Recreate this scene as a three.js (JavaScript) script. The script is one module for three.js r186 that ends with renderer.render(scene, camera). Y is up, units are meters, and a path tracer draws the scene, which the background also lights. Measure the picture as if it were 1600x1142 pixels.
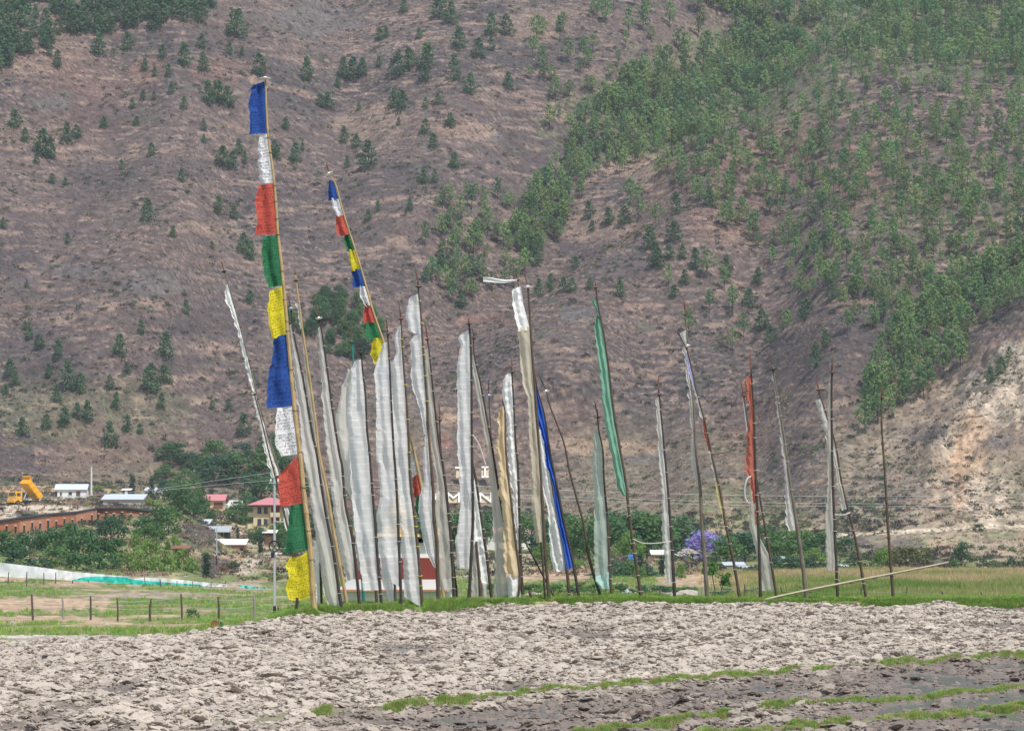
import * as THREE from 'three';
import { mergeGeometries } from 'three/addons/utils/BufferGeometryUtils.js';

// ---------------------------------------------------------------- camera, sky, sun, exposure
const F = 4000, EYE = 2.1, HZ = 800;                 // focal length in photo pixels, eye height, horizon row
const scene = new THREE.Scene();
const camera = new THREE.PerspectiveCamera(2 * Math.atan(800 / F) * 180 / Math.PI, 1, 0.5, 4000);
camera.position.set(0, EYE, 0);
camera.setViewOffset(1600, 1600, 0, 0, 1600, 1142);  // a long lens held level, shifted up
camera.updateProjectionMatrix();
const renderer = new THREE.WebGLRenderer();
renderer.toneMapping = THREE.LinearToneMapping;
renderer.toneMappingExposure = 1.38;
renderer.shadowMap.enabled = true;
const sunDir = new THREE.Vector3(0.30, 0.84, 0.45).normalize();
{ // a bright hazy noon sky, whiter towards the horizon, with thin cloud
  const W = 256, H = 128, a = new Float32Array(W * H * 4), h2 = (i, j) => { const v = Math.sin(i * 127.1 + j * 311.7) * 43758.5453; return v - Math.floor(v); };
  const sm = (x, y) => { const i = Math.floor(x), j = Math.floor(y), u = x - i, v = y - j; return (h2(i, j) * (1 - u) + h2(i + 1, j) * u) * (1 - v) + (h2(i, j + 1) * (1 - u) + h2(i + 1, j + 1) * u) * v; };
  for (let j = 0; j < H; j++) for (let i = 0; i < W; i++) {
    const e = ((j + .5) / H - .5) * Math.PI, az = (i + .5) / W * 2 * Math.PI, y = Math.max(0, Math.sin(e)), k = (j * W + i) * 4, z = 1 - Math.pow(1 - y, 3), X = Math.cos(az) * 3 / (y + .25), Y = Math.sin(az) * 3 / (y + .25), cl = Math.max(0, sm(X + 40, Y + 40) * .6 + sm(X * 2.3 + 9, Y * 2.3 + 70) * .4 - .42) * 1.5;
    const c = e < 0 ? [.2, .19, .17] : [.50 - .20 * z + .35 * cl, .56 - .16 * z + .32 * cl, .62 - .06 * z + .27 * cl]; a[k] = c[0]; a[k + 1] = c[1]; a[k + 2] = c[2]; a[k + 3] = 1;
  }
  const t = new THREE.DataTexture(a, W, H, THREE.RGBAFormat, THREE.FloatType); t.mapping = THREE.EquirectangularReflectionMapping; t.magFilter = THREE.LinearFilter; t.needsUpdate = true; scene.background = t; scene.environment = t;
}
const sun = new THREE.DirectionalLight(0xfff8ee, 3.4); sun.name = 'sun';
sun.position.copy(sunDir).multiplyScalar(900); sun.castShadow = true; sun.shadow.radius = 3;
Object.assign(sun.shadow.camera, { left: -500, right: 500, top: 600, bottom: -600, far: 2500 });
scene.add(sun, sun.target);
scene.fog = new THREE.FogExp2(new THREE.Color().setRGB(0.75, 0.83, 0.95), 0.00011);

// ---------------------------------------------------------------- helpers
function rngOf(seed) { let a = seed >>> 0; return () => { a = (a + 0x6D2B79F5) | 0; let t = Math.imul(a ^ (a >>> 15), 1 | a); t = (t + Math.imul(t ^ (t >>> 7), 61 | t)) ^ t; return ((t ^ (t >>> 14)) >>> 0) / 4294967296; }; }
const R = rngOf(7), rr = (a, b, r = R) => a + (b - a) * r(), pick = (a, r = R) => a[Math.floor(r() * a.length)];
const clamp = (x, a = 0, b = 1) => x < a ? a : x > b ? b : x, lerp = (a, b, t) => a + (b - a) * t;
const ss = (a, b, x) => { const t = clamp((x - a) / (b - a)); return t * t * (3 - 2 * t); };
const hash = (i, j) => { let h = Math.imul(i, 374761393) + Math.imul(j, 668265263) | 0; h = Math.imul(h ^ (h >>> 13), 1274126177); return ((h ^ (h >>> 16)) >>> 0) / 4294967296; };
function noise(x, y) { const i = Math.floor(x), j = Math.floor(y), u = x - i, v = y - j, a = u * u * (3 - 2 * u), b = v * v * (3 - 2 * v); return lerp(lerp(hash(i, j), hash(i + 1, j), a), lerp(hash(i, j + 1), hash(i + 1, j + 1), a), b) * 2 - 1; }
function fbm(x, y, o = 4) { let s = 0, a = 0.5; for (let k = 0; k < o; k++) { s += a * noise(x, y); x = x * 2.03 + 17.1; y = y * 2.03 + 5.7; a *= 0.5; } return s; }
// interpolate a flat list [x0, y0, x1, y1, ...] at x
function lut(l, x) { if (x <= l[0]) return l[1]; for (let i = 2; i < l.length; i += 2) if (x <= l[i]) return lerp(l[i - 1], l[i + 1], (x - l[i - 2]) / (l[i] - l[i - 2])); return l[l.length - 1]; }
// the same for [x, y] pairs that run down the picture: x at a given y
function xAt(p, y) { if (y <= p[1]) return p[0] + (y - p[1]) * (p[2] - p[0]) / (p[3] - p[1]); for (let i = 2; i < p.length; i += 2) if (y <= p[i + 1]) return lerp(p[i - 2], p[i], (y - p[i - 1]) / (p[i + 1] - p[i - 1])); const n = p.length; return p[n - 2] + (y - p[n - 1]) * (p[n - 2] - p[n - 4]) / (p[n - 1] - p[n - 3]); }
const at = (px, py, d) => new THREE.Vector3((px - 800) * d / F, EYE - (py - HZ) * d / F, -d);   // photo pixel and distance -> place in the world
const taken = {};
function numbered(n) { const k = taken[n] = (taken[n] ?? -1) + 1; return k ? n + '_' + String(k).padStart(3, '0') : n; }
function tag(o, label, category, group, kind) { if (label) o.userData.label = label; if (category) o.userData.category = category; if (group) o.userData.group = group; if (kind) o.userData.kind = kind; return o; }
function thing(name, label, category, pos, group) { const g = new THREE.Group(); g.name = numbered(name); g.position.copy(pos); scene.add(g); return tag(g, label, category, group); }
function part(name, geo, mat, parent, label) { const m = new THREE.Mesh(geo, mat); m.name = name; m.castShadow = m.receiveShadow = true; if (label) m.userData.label = label; parent.add(m); return m; }
function struct(name, geo, mat) { const m = new THREE.Mesh(geo, mat); m.name = numbered(name); m.castShadow = m.receiveShadow = true; m.userData.kind = 'structure'; scene.add(m); return m; }
const rgb = (r, g, b) => new THREE.Color().setRGB(r, g, b);
const M = (r, g, b, rough = 0.9, o = {}) => new THREE.MeshStandardMaterial({ color: rgb(r, g, b), roughness: rough, ...o });
function geo(pos, idx, uv, col) { const g = new THREE.BufferGeometry(); g.setAttribute('position', new THREE.Float32BufferAttribute(pos, 3)); if (uv) g.setAttribute('uv', new THREE.Float32BufferAttribute(uv, 2)); if (col) g.setAttribute('color', new THREE.Float32BufferAttribute(col, 3)); if (idx) g.setIndex(idx); g.computeVertexNormals(); return g; }
function box(w, h, d, x = 0, y = 0, z = 0, ry = 0) { const g = new THREE.BoxGeometry(w, h, d); if (ry) g.rotateY(ry); g.translate(x, y, z); return g; }
function plain(gs) { return mergeGeometries(gs.map((g) => { const h = g.index ? g.toNonIndexed() : g; for (const k of Object.keys(h.attributes)) if (!['position', 'normal', 'uv'].includes(k)) h.deleteAttribute(k); return h; })); }
function canvasTex(w, h, draw, srgb = true, rep = true) { const c = document.createElement('canvas'); c.width = w; c.height = h; draw(c.getContext('2d'), w, h); const t = new THREE.CanvasTexture(c); if (srgb) t.colorSpace = THREE.SRGBColorSpace; if (rep) t.wrapS = t.wrapT = THREE.RepeatWrapping; return t; }
function dataTex(n, f, srgb = false) { const a = new Uint8Array(n * n * 4); for (let j = 0; j < n; j++) for (let i = 0; i < n; i++) { const c = f(i / n, j / n), k = (j * n + i) * 4; a[k] = c[0] * 255; a[k + 1] = c[1] * 255; a[k + 2] = c[2] * 255; a[k + 3] = 255; } const t = new THREE.DataTexture(a, n, n); t.wrapS = t.wrapT = THREE.RepeatWrapping; t.magFilter = THREE.LinearFilter; t.minFilter = THREE.LinearMipmapLinearFilter; if (srgb) t.colorSpace = THREE.SRGBColorSpace; t.needsUpdate = true; return t; }
// noise that repeats over the unit square
function tnoise(u, v, n, s) { const x = u * n, y = v * n, i = Math.floor(x), j = Math.floor(y), a0 = x - i, b0 = y - j, a = a0 * a0 * (3 - 2 * a0), b = b0 * b0 * (3 - 2 * b0), q = (p) => ((p % n) + n) % n; const h = (p, r) => hash(q(p) + s * 131, q(r) + s * 57); return lerp(lerp(h(i, j), h(i + 1, j), a), lerp(h(i, j + 1), h(i + 1, j + 1), a), b); }
function tube(pts, r0, r1, o = {}) {                  // a pole or wire through points, tapering, with swollen joints if asked
  const cv = pts.length > 2 ? new THREE.CatmullRomCurve3(pts, false, 'centripetal') : new THREE.LineCurve3(pts[0], pts[1]);
  const len = cv.getLength(), n = o.n ?? Math.max(2, Math.ceil(len / (o.step ?? 0.1))), k = o.k ?? 8, P = [], I = [], U = [], up = Math.abs(pts[pts.length - 1].y - pts[0].y) < 0.5 * len ? new THREE.Vector3(0, 1, 0) : new THREE.Vector3(0, 0, 1);
  for (let i = 0; i <= n; i++) {
    const t = i / n, c = cv.getPointAt(t), T = cv.getTangentAt(t), A = new THREE.Vector3().crossVectors(up, T).normalize(), B = new THREE.Vector3().crossVectors(T, A), s = t * len;
    let r = lerp(r0, r1, t);
    if (o.node) { const q = Math.abs(((s + (o.ph ?? 0)) / o.node) % 1 - 0.5) * o.node; r *= 1 + 0.22 * Math.exp(-q * q / 0.0009); }
    for (let j = 0; j <= k; j++) { const a = j / k * 2 * Math.PI; P.push(c.x + r * (A.x * Math.cos(a) + B.x * Math.sin(a)), c.y + r * (A.y * Math.cos(a) + B.y * Math.sin(a)), c.z + r * (A.z * Math.cos(a) + B.z * Math.sin(a))); U.push(j / k, s); }
  }
  for (let i = 0; i < n; i++) for (let j = 0; j < k; j++) { const a = i * (k + 1) + j, b = a + k + 1; I.push(a, a + 1, b, a + 1, b + 1, b); }
  for (const e of [0, n]) { const c0 = P.length / 3, b = e * (k + 1), m = cv.getPointAt(e / n); P.push(m.x, m.y, m.z); U.push(0.5, e / n * len); for (let j = 0; j < k; j++) e ? I.push(c0, b + j, b + j + 1) : I.push(c0, b + j + 1, b + j); }
  return geo(P, I, U);
}
const rel = (g, p) => g.translate(-p.x, -p.y, -p.z);

// ---------------------------------------------------------------- the land: one height for every place
// heights along the view distance (rows of D) for columns of the valley, from the field edge to the top of the mountain
const D = [38, 50, 60, 90, 130, 180, 260, 300, 340, 400, 440, 480, 520, 560, 600, 640, 700, 760, 850, 1000, 1300];
const COLS = [
  [-100, [0, -0.35, -0.75, -1.95, -3.4, -4.5, -5.5, -4.8, -2.9, -1.0, 0.9, 2.4, 3.5, 4.9, 6.5, 10, 50, 92, 158, 260, 400]],
  [250, [0, -0.3, -0.7, -1.9, -3.4, -4.5, -5.6, -4.9, -3.0, -0.2, 1.8, 2.8, 3.6, 5.0, 6.8, 10, 50, 92, 156, 256, 400]],
  [385, [0, -0.1, -0.5, -1.8, -3.4, -4.6, -5.9, -5.9, -5.6, -5.2, -4.5, -4.0, -3.4, 0.2, 4.4, 9, 44, 84, 146, 244, 390]],
  [560, [0, 0, -0.2, -1.8, -3.3, -4.4, -5.4, -5.5, -5.6, -5.6, -5.5, -5.2, -4.4, -2.6, -0.6, 4, 40, 78, 138, 230, 370]],
  [980, [0, 0, -0.2, -1.8, -3.2, -4.2, -4.9, -5.1, -5.3, -5.5, -5.4, -5.0, -4.2, -2.8, 0.0, 8, 42, 80, 138, 226, 360]],
  [1150, [0, 0, -0.2, -1.7, -3.2, -4.0, -4.6, -4.9, -5.0, -5.2, -5.2, -5.0, -3.2, -2.6, 6, 23, 56, 88, 138, 215, 350]],
  [1330, [0, 0, -0.2, -1.6, -3.1, -3.9, -4.4, -4.7, -4.9, -5.0, -4.8, -2.0, 3.5, 15, 32, 51, 79, 107, 146, 205, 320]],
  [1620, [0, 0, -0.2, -1.6, -3.1, -3.9, -4.4, -4.7, -4.8, -5.0, -4.4, -1.2, 8, 24, 44, 62, 90, 118, 152, 215, 330]]];
const FEDGE = [-300, 1016, 0, 1012, 200, 1003, 330, 990, 430, 975, 500, 967, 640, 960, 760, 953, 900, 949, 1100, 951, 1600, 950, 1900, 950];   // far edge of the ploughed field, pixel column and row
const fedge = (px) => F * EYE / (lut(FEDGE, px) - HZ);
function table(px, d) {
  let i = 1; while (i < D.length - 1 && d > D[i]) i++;
  const t = (d - D[i - 1]) / (D[i] - D[i - 1]);
  let c = 1; while (c < COLS.length - 1 && px > COLS[c][0]) c++;
  const q = ss(COLS[c - 1][0], COLS[c][0], px), A = COLS[c - 1][1], B = COLS[c][1];
  return lerp(lerp(A[i - 1], B[i - 1], q), lerp(A[i], B[i], q), t);
}
// gullies of the mountain as lines in plan, found where pixel rows meet the bare slope
const meet = (f, px, py, d0 = 58, d1 = 1300) => { let a = d0; for (let d = d0; d < d1; d += 0.4 + d * 0.004) { const x = (px - 800) * d / F; if (f(x, d) > EYE - (py - HZ) * d / F) { let lo = a, hi = d; for (let k = 0; k < 14; k++) { const m = (lo + hi) / 2; f((px - 800) * m / F, m) > EYE - (py - HZ) * m / F ? hi = m : lo = m; } return hi; } a = d; } return null; };
const bare = (x, d) => table(800 + F * x / d, d);
const GULLY = [[16, 30, 11, [1185, 20, 1110, 150, 930, 205, 870, 320, 790, 390, 680, 455, 590, 560]], [9, 22, 7, [1580, 380, 1500, 470, 1430, 590, 1330, 672]], [8, 26, 4, [560, 20, 500, 180, 420, 330, 330, 520, 250, 690]], [7, 24, 3, [190, 40, 140, 230, 60, 420, -40, 560]], [6, 20, 4, [1290, 180, 1240, 320, 1190, 480, 1150, 640]]]
  .map(([a, w, b, l]) => { const p = []; for (let i = 0; i < l.length; i += 2) { const d = meet(bare, l[i], l[i + 1], 400); p.push([(l[i] - 800) * d / F, d]); } return [a, w, b, p]; });
function land(x, d) {
  const px = 800 + F * x / d; let y = table(px, d);
  const hill = ss(480, 700, d + 120 * ss(1150, 1400, px)), fe = fedge(px);
  if (hill > 0) {
    for (const [a, w, b, p] of GULLY) {
      let best = 1e9, sg = 1, over = 0;
      for (let i = 1; i < p.length; i++) { const ax = p[i - 1][0], ad = p[i - 1][1], ex = p[i][0] - ax, ed = p[i][1] - ad, L = ex * ex + ed * ed, t0 = ((x - ax) * ex + (d - ad) * ed) / L, t = clamp(t0), qx = x - ax - t * ex, qd = d - ad - t * ed, q = qx * qx + qd * qd; if (q < best) { best = q; sg = Math.sign(qx * ed - qd * ex); over = (i === 1 && t0 < 0 ? -t0 : i === p.length - 1 && t0 > 1 ? t0 - 1 : 0) * Math.sqrt(L); } }
      const s = Math.sqrt(best) * -sg;
      y += hill * Math.exp(-((over / 14) ** 2)) * (-a * Math.exp(-s * s / (w * w)) + b * ss(0, w * 0.5, Math.abs(s)) * Math.exp(-((s - 1.6 * w) ** 2) / (w * w)));
    }
    y += hill * (9 * fbm(x / 90 + 3, d / 90, 3) + 3.4 * fbm(x / 26, d / 30 + 9, 3) + 1.5 * fbm(x / 7, d / 7, 3));
    const rough = ss(1380, 1480, px) * ss(470, 520, d) * (1 - ss(600, 660, d));
    y += rough * (2.6 * Math.abs(fbm(x / 6, d / 14, 4)) * 2 + 0.9 * fbm(x / 1.6, d / 2, 3));
    const c = y / 1.7 + 1.3 * noise(x / 14, d / 10) + 0.5 * noise(x / 3, d / 3); y += hill * 0.85 * (Math.abs((c - Math.floor(c)) - 0.5) - 0.25) * (0.6 + 0.6 * noise(x / 25, d / 25));
  }
  const flat = (1 - hill);
  if (d > 56) y += flat * ss(58, 150, d) * (0.35 * fbm(x / 14, d / 14, 3) + 0.12 * fbm(x / 2.2, d / 2.2, 3));
  if (d > 290 && d < 560) y += flat * ss(290, 330, d) * (1.1 * fbm(x / 11, d / 11, 4));
  if (d < 63) {                                        // the grassy bank along the field
    const e = d - fe, on = ss(380, 470, px), bank = on * 0.14 * (ss(-0.15, 0.35, e) - 0.4 * ss(1.2, 3, e)) + 0.05 * fbm(x / 0.7, d / 0.7, 3);
    y = lerp(bank, y, on > 0 ? lerp(ss(0, 1, e), ss(2.2, 5, e), on) : ss(0, 1, e));
  }
  return y;
}
const hit = (px, py, d0 = 58) => { const d = meet(land, px, py, d0); if (d === null) return null; const x = (px - 800) * d / F; return new THREE.Vector3(x, land(x, d), -d); };
const ground = (px, d) => { const x = (px - 800) * d / F; return new THREE.Vector3(x, land(x, d), -d); };

// ---------------------------------------------------------------- ground colours (albedo of soil, grass, litter and rock; linear)
const C = { litter: [.095, .072, .071], litter2: [.060, .050, .055], straw: [.245, .178, .142], under: [.12, .15, .065], red: [.185, .10, .078], rock: [.105, .098, .10], scrub: [.085, .082, .07], sage: [.20, .185, .125], tan: [.34, .27, .205], scar: [.42, .295, .20], pale: [.46, .39, .305], grass: [.115, .17, .042], grass2: [.17, .20, .07], dirt: [.40, .29, .195], silt: [.35, .31, .27], reed: [.30, .26, .13], road: [.55, .47, .36] };
// patches that lie where the photograph shows them: column, row, half width, half height, colour, ragged edge size
const PATCH = [
  [1470, 730, 150, 110, 'tan', .42],  [1480, 50, 330, 75, 'under', .55], [1180, 120, 190, 90, 'under', .45], [1000, 190, 150, 70, 'under', .45], [1450, 330, 160, 110, 'under', .22], [70, 630, 110, 70, 'under', .3], [230, 640, 90, 50, 'under', .25],
  [490, 28, 80, 30, 'rock', .8], [80, 163, 34, 15, 'rock', .8], [235, 440, 60, 24, 'rock', .7], [130, 425, 70, 12, 'rock', .6], [770, 215, 22, 9, 'rock', 1], [900, 490, 46, 13, 'rock', .9], [845, 520, 16, 11, 'scrub', .8], [1010, 512, 18, 9, 'scrub', .8], [600, 90, 40, 26, 'rock', .3], [150, 290, 90, 34, 'litter2', .7], [330, 500, 80, 40, 'litter2', .7], [60, 560, 90, 60, 'litter2', .7], [250, 260, 120, 20, 'litter2', .6], [970, 420, 60, 26, 'litter2', .6],
  [985, 265, 60, 22, 'straw', .9], [940, 350, 70, 34, 'straw', .6], [580, 190, 70, 30, 'straw', .6], [730, 205, 50, 16, 'straw', .8], [830, 40, 70, 30, 'straw', .5], [350, 110, 60, 26, 'red', .35], [230, 110, 40, 24, 'red', .4], [1340, 280, 60, 60, 'red', .35], [1150, 350, 90, 40, 'red', .25], [1440, 300, 60, 30, 'red', .3], [1590, 340, 20, 8, 'straw', 1],
  [1140, 640, 30, 30, 'litter2', .4], [760, 500, 60, 8, 'red', .6], [700, 655, 15, 12, 'scar', .5], [690, 690, 16, 14, 'red', .8], [760, 560, 120, 60, 'litter', .4], [1010, 715, 50, 10, 'rock', .7], [960, 700, 90, 14, 'scar', .35], [1120, 740, 60, 10, 'rock', .5], [1210, 560, 80, 24, 'litter2', .4],
  [1560, 620, 70, 50, 'pale', .8], [1480, 600, 26, 30, 'tan', .8], [1500, 740, 16, 66, 'scar', 1], [1525, 700, 24, 60, 'scar', .8], [1480, 690, 14, 30, 'pale', .9], [1548, 780, 40, 46, 'pale', .8], [1590, 560, 30, 30, 'pale', .8], [1450, 770, 40, 26, 'tan', .8], [1400, 745, 14, 12, 'scar', .7], [1395, 760, 60, 40, 'rock', .5], [1590, 760, 22, 40, 'sage', .6], [1560, 690, 30, 14, 'rock', .7], [1440, 680, 44, 20, 'rock', .6], [1350, 800, 60, 26, 'sage', .5],
  [1475, 862, 34, 20, 'scar', .7], [1460, 875, 22, 8, 'litter2', .7], [1400, 860, 50, 20, 'rock', .6], [1560, 860, 70, 26, 'tan', .6], [1340, 850, 30, 14, 'litter', .7], [1270, 850, 60, 16, 'sage', .7],
  [40, 766, 160, 9, 'scar', .8], [30, 800, 110, 20, 'pale', 1.1], [90, 790, 60, 14, 'pale', 1], [140, 780, 40, 12, 'litter2', .7], [180, 785, 50, 9, 'red', .8], [40, 805, 20, 8, 'litter2', .8], [210, 880, 22, 40, 'scar', .6], [160, 835, 30, 14, 'dirt', .9], [250, 880, 60, 20, 'grass', .5], [315, 835, 34, 24, 'litter2', .9], [335, 880, 30, 24, 'litter2', .9], [382, 886, 17, 16, 'pale', 1.3], [394, 878, 12, 12, 'pale', 1.1], [370, 868, 40, 7, 'dirt', .9], [415, 762, 12, 6, 'pale', 1.2], [400, 757, 14, 4, 'pale', 1], [300, 765, 26, 8, 'scar', .6], [358, 805, 7, 10, 'pale', 1], [372, 830, 18, 8, 'pale', .9], [400, 848, 22, 9, 'pale', .9], [425, 862, 18, 8, 'pale', .9], [340, 795, 26, 4, 'pale', .8],
  [900, 893, 60, 5, 'dirt', 1.2], [960, 880, 90, 12, 'tan', .7], [950, 868, 60, 7, 'straw', .8], [1080, 905, 60, 16, 'dirt', 1.2], [1050, 892, 50, 7, 'grass2', .8], [850, 900, 80, 10, 'dirt', 1.1], [830, 868, 40, 4, 'pale', .9], [1020, 930, 70, 8, 'silt', .7], [760, 880, 80, 10, 'pale', .4], [880, 942, 40, 8, 'dirt', .8], [835, 932, 16, 6, 'dirt', .7], [1150, 905, 40, 12, 'dirt', .7],
  [1460, 892, 170, 4, 'pale', 1.3], [1280, 888, 60, 5, 'litter2', 1], [1590, 888, 40, 5, 'tan', .8], [1400, 882, 50, 4, 'grass2', .6],
  [60, 944, 130, 13, 'dirt', 1.25], [230, 930, 120, 6, 'tan', .8], [370, 917, 60, 6, 'tan', 1], [60, 968, 150, 6, 'dirt', 1], [300, 955, 60, 5, 'dirt', .5], [20, 905, 40, 4, 'dirt', 1], [110, 998, 180, 5, 'silt', 1.3], [420, 982, 60, 5, 'silt', 1.1], [170, 975, 60, 4, 'dirt', .8], [150, 1010, 120, 4, 'silt', .7], [330, 915, 50, 2, 'tan', .7]];
const mixc = (a, b, t) => [lerp(a[0], b[0], t), lerp(a[1], b[1], t), lerp(a[2], b[2], t)];
const byCol = Array.from({ length: 50 }, () => []);   // patches by column so that a place looks at few of them
for (const p of PATCH) for (let i = 0; i < 50; i++) { const l = -200 + i * 40; if (l + 40 > p[0] - 1.6 * p[2] && l < p[0] + 1.6 * p[2]) byCol[i].push(p); }
function soil(x, d, y) {
  const px = 800 + F * x / d, py = HZ - F * (y - EYE) / d, up = ss(560, 640, d + 130 * ss(1150, 1350, px));
  const n1 = fbm(x / 38, (d + y) / 38, 3), n2 = fbm(x / 7 + 40, y / 4 + d / 9, 3), n3 = noise(x / 1.4, (y + d) / 1.1), lines = noise(x / 7, y / 0.55 + 0.6 * noise(x / 4, d / 4)), grain = hash(Math.floor(x * 2.3), Math.floor((d + y) * 1.7)) - 0.5;
  let c = mixc(C.litter, C.litter2, ss(-0.2, 0.35, n1));
  c = mixc(c, C.red, 0.35 * ss(0.1, 0.5, fbm(x / 50 + 80, d / 50, 2)));
  c = mixc(c, C.straw, ss(0.12, 0.6, lines * 0.6 + n2 * 0.95) * 0.72);
  { const q = y / 1.7 + 1.3 * noise(x / 14, d / 10) + 0.5 * noise(x / 3, d / 3), h = q - Math.floor(q); c = mixc(c, C.straw, 0.75 * ss(0.26, 0.1, h) * ss(-0.3, 0.2, fbm(x / 33 + 60, d / 33, 2) + 0.25 * n3)); }
  c = mixc(c, C.scrub, ss(0.28, 0.6, n2 * -1 + n3 * 0.25) * 0.7);
  c = mixc(c, C.sage, 0.6 * ss(560, 760, py) * ss(-0.3, 0.3, fbm(x / 30 + 9, y / 30, 3)));
  const lowright = ss(1330, 1430, px) * ss(520, 620, py); c = mixc(c, C.tan, lowright * (0.4 + 0.4 * n2));
  let v = mixc(C.grass, C.grass2, ss(-0.3, 0.4, fbm(x / 9, d / 9, 3)));
  v = mixc(v, C.dirt, (px < 470 && d < 280 ? 0.95 : 0.75) * ss(px < 470 && d < 280 ? -0.1 : 0.05, 0.5, fbm(x / 5 + 3, d / 11, 4) + 0.15 * ss(900, 860, py)));
  v = mixc(v, C.tan, 0.5 * ss(320, 420, d) * ss(-0.2, 0.4, n2));
  if (px > 1180 && d > 100 && d < 290) v = mixc(v, C.reed, ss(1180, 1320, px) * 0.7);
  c = mixc(v, c, up);
  if (px > 1100) { const ry = px < 1290 ? lerp(843, 837, (px - 1150) / 140) : lerp(837, 821, (px - 1290) / 310); const w = 3.2 + 1.2 * noise(x / 4, d / 4); if (d > 420 && Math.abs(py - ry) < w) c = mixc(c, C.road, 0.85); }
  for (const p of byCol[clamp(Math.floor((px + 200) / 40), 0, 49)]) {
    const a = (px - p[0]) / p[2], b = (py - p[1]) / p[3], q = Math.sqrt(a * a + b * b); if (q > 1.6) continue;
    const e = q + 0.55 * fbm(px / 16 + p[0], py / 9, 3) + 0.2 * noise(x / 1.5, (y + d) / 1.5);
    c = mixc(c, C[p[4]], clamp(ss(1.05, 0.7, e) * Math.min(p[5], 1)));
  }
  const k = 1 + 0.5 * grain + 0.28 * n3 + 0.2 * noise(x / 3.3 + 7, (d + y) / 2.6); return [c[0] * k, c[1] * k, c[2] * k];
}
const earth = dataTex(512, (u, v) => { let g = 0; for (const [n, a, s] of [[16, .16, 1], [40, .2, 2], [96, .3, 3], [220, .34, 4]]) g += a * tnoise(u, v, n, s); const streak = tnoise(u, v * 3, 120, 6), q = 0.62 + 0.62 * (g - 0.5) + 0.22 * (streak - 0.5); return [clamp(q + 0.04 * tnoise(u, v, 60, 9)), clamp(q), clamp(q - 0.04 * tnoise(u, v, 50, 8))]; });
const earthMat = new THREE.MeshStandardMaterial({ vertexColors: true, roughness: 0.97, map: earth, bumpMap: earth, bumpScale: 0.12 });
earthMat.color.setRGB(1.55, 1.55, 1.55);
function sheet(rows, cols, dAt, h, col, tile) {       // a sheet of land: rows run away from the camera, columns across
  const P = [], I = [], U = [], K = [];
  for (let i = 0; i <= rows; i++) for (let j = 0; j <= cols; j++) {
    const px = lerp(-260, 1860, j / cols), d = dAt(i / rows, px), x = (px - 800) * d / F, y = h(x, d, px); P.push(x, y, -d); U.push(x / tile, (d + y) / tile);
    const c = col(x, d, y, px); K.push(c[0], c[1], c[2]);
    if (i && j) { const a = (i - 1) * (cols + 1) + j - 1, b = a + cols + 1; I.push(a, a + 1, b, a + 1, b + 1, b); }
  }
  return geo(P, I, U, K);
}
struct('valley_ground', sheet(300, 560, (t, px) => { const a = fedge(px) - 0.05; return t < 0.08 ? a + t / 0.08 * 6 : (a + 6) * Math.pow(470 / (a + 6), (t - 0.08) / 0.92); }, land, soil, 9), earthMat);
struct('hillside', sheet(720, 640, (t) => t < 0.94 ? 470 + 500 * t / 0.94 : 970 + 330 * (t - 0.94) / 0.06, (x, d) => land(x, d), soil, 26), earthMat);

// ---------------------------------------------------------------- the ploughed field, its water and its grass ridges
const BUND = [[0, [340, 1139, 500, 1126, 620, 1118, 730, 1108, 1000, 1079, 1300, 1053, 1600, 1030, 1900, 1008]], [1, [900, 1155, 1037, 1139, 1187, 1120, 1319, 1104, 1600, 1075, 1900, 1046]], [2, [1100, 1158, 1244, 1142, 1412, 1127, 1525, 1116, 1600, 1109, 1900, 1082]]];
const plan = (px, py) => { const d = F * EYE / (py - HZ); return [(px - 800) * d / F, d]; };
const BUNDP = BUND.map(([k, l]) => { const p = []; for (let i = 0; i < l.length; i += 2) p.push(plan(l[i], l[i + 1])); return p; });
function toLine(p, x, d) { let best = 1e9, sg = 1, tt = 0; for (let i = 1; i < p.length; i++) { const ax = p[i - 1][0], ad = p[i - 1][1], ex = p[i][0] - ax, ed = p[i][1] - ad, t = clamp(((x - ax) * ex + (d - ad) * ed) / (ex * ex + ed * ed)), qx = x - ax - t * ex, qd = d - ad - t * ed, q = qx * qx + qd * qd; if (q < best) { best = q; sg = Math.sign(ex * qd - ed * qx); tt = (i - 1 + t) / (p.length - 1); } } return [Math.sqrt(best), sg, tt]; }
function wetness(x, d) {                              // 0 dry crust, 1 standing water
  const px = 800 + F * x / d, py = HZ + F * EYE / d, [q0, s0] = toLine(BUNDP[0], x, d);
  let w = 0.27 + 0.85 * fbm(x / 1.5 + 11, d / 2.3, 4) + 0.22 * ss(1050, 1142, py) * ss(700, 300, px) + 0.1 * Math.exp(-(((px - 780) / 120) ** 2) - ((py - 1085) / 26) ** 2) + 0.22 * Math.exp(-(((px - 590) / 120) ** 2) - ((py - 990) / 12) ** 2) + 0.16 * Math.exp(-(((px - 470) / 60) ** 2) - ((py - 1010) / 14) ** 2);
  w = lerp(w, 0.6 + 0.5 * fbm(x / 1.3 + 5, d / 1.6, 3) + 0.2 * ss(1250, 1480, px), ss(0.45, -0.75, s0 * q0) * ss(380, 560, px));
  return w;
}
function fieldY(x, d) {
  const w = wetness(x, d), px = 800 + F * x / d; let y = 0.015 + 0.085 * fbm(x / 0.33, d / 0.36, 3) + 0.03 * noise(x / 0.12, d / 0.14) - 0.17 * (w - 0.47);
  for (const p of BUNDP) { const q = toLine(p, x, d)[0]; y += 0.045 * Math.exp(-q * q / 0.05); }
  return lerp(y, 0.0, ss(-0.5, 0.2, d - fedge(px)));
}
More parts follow.
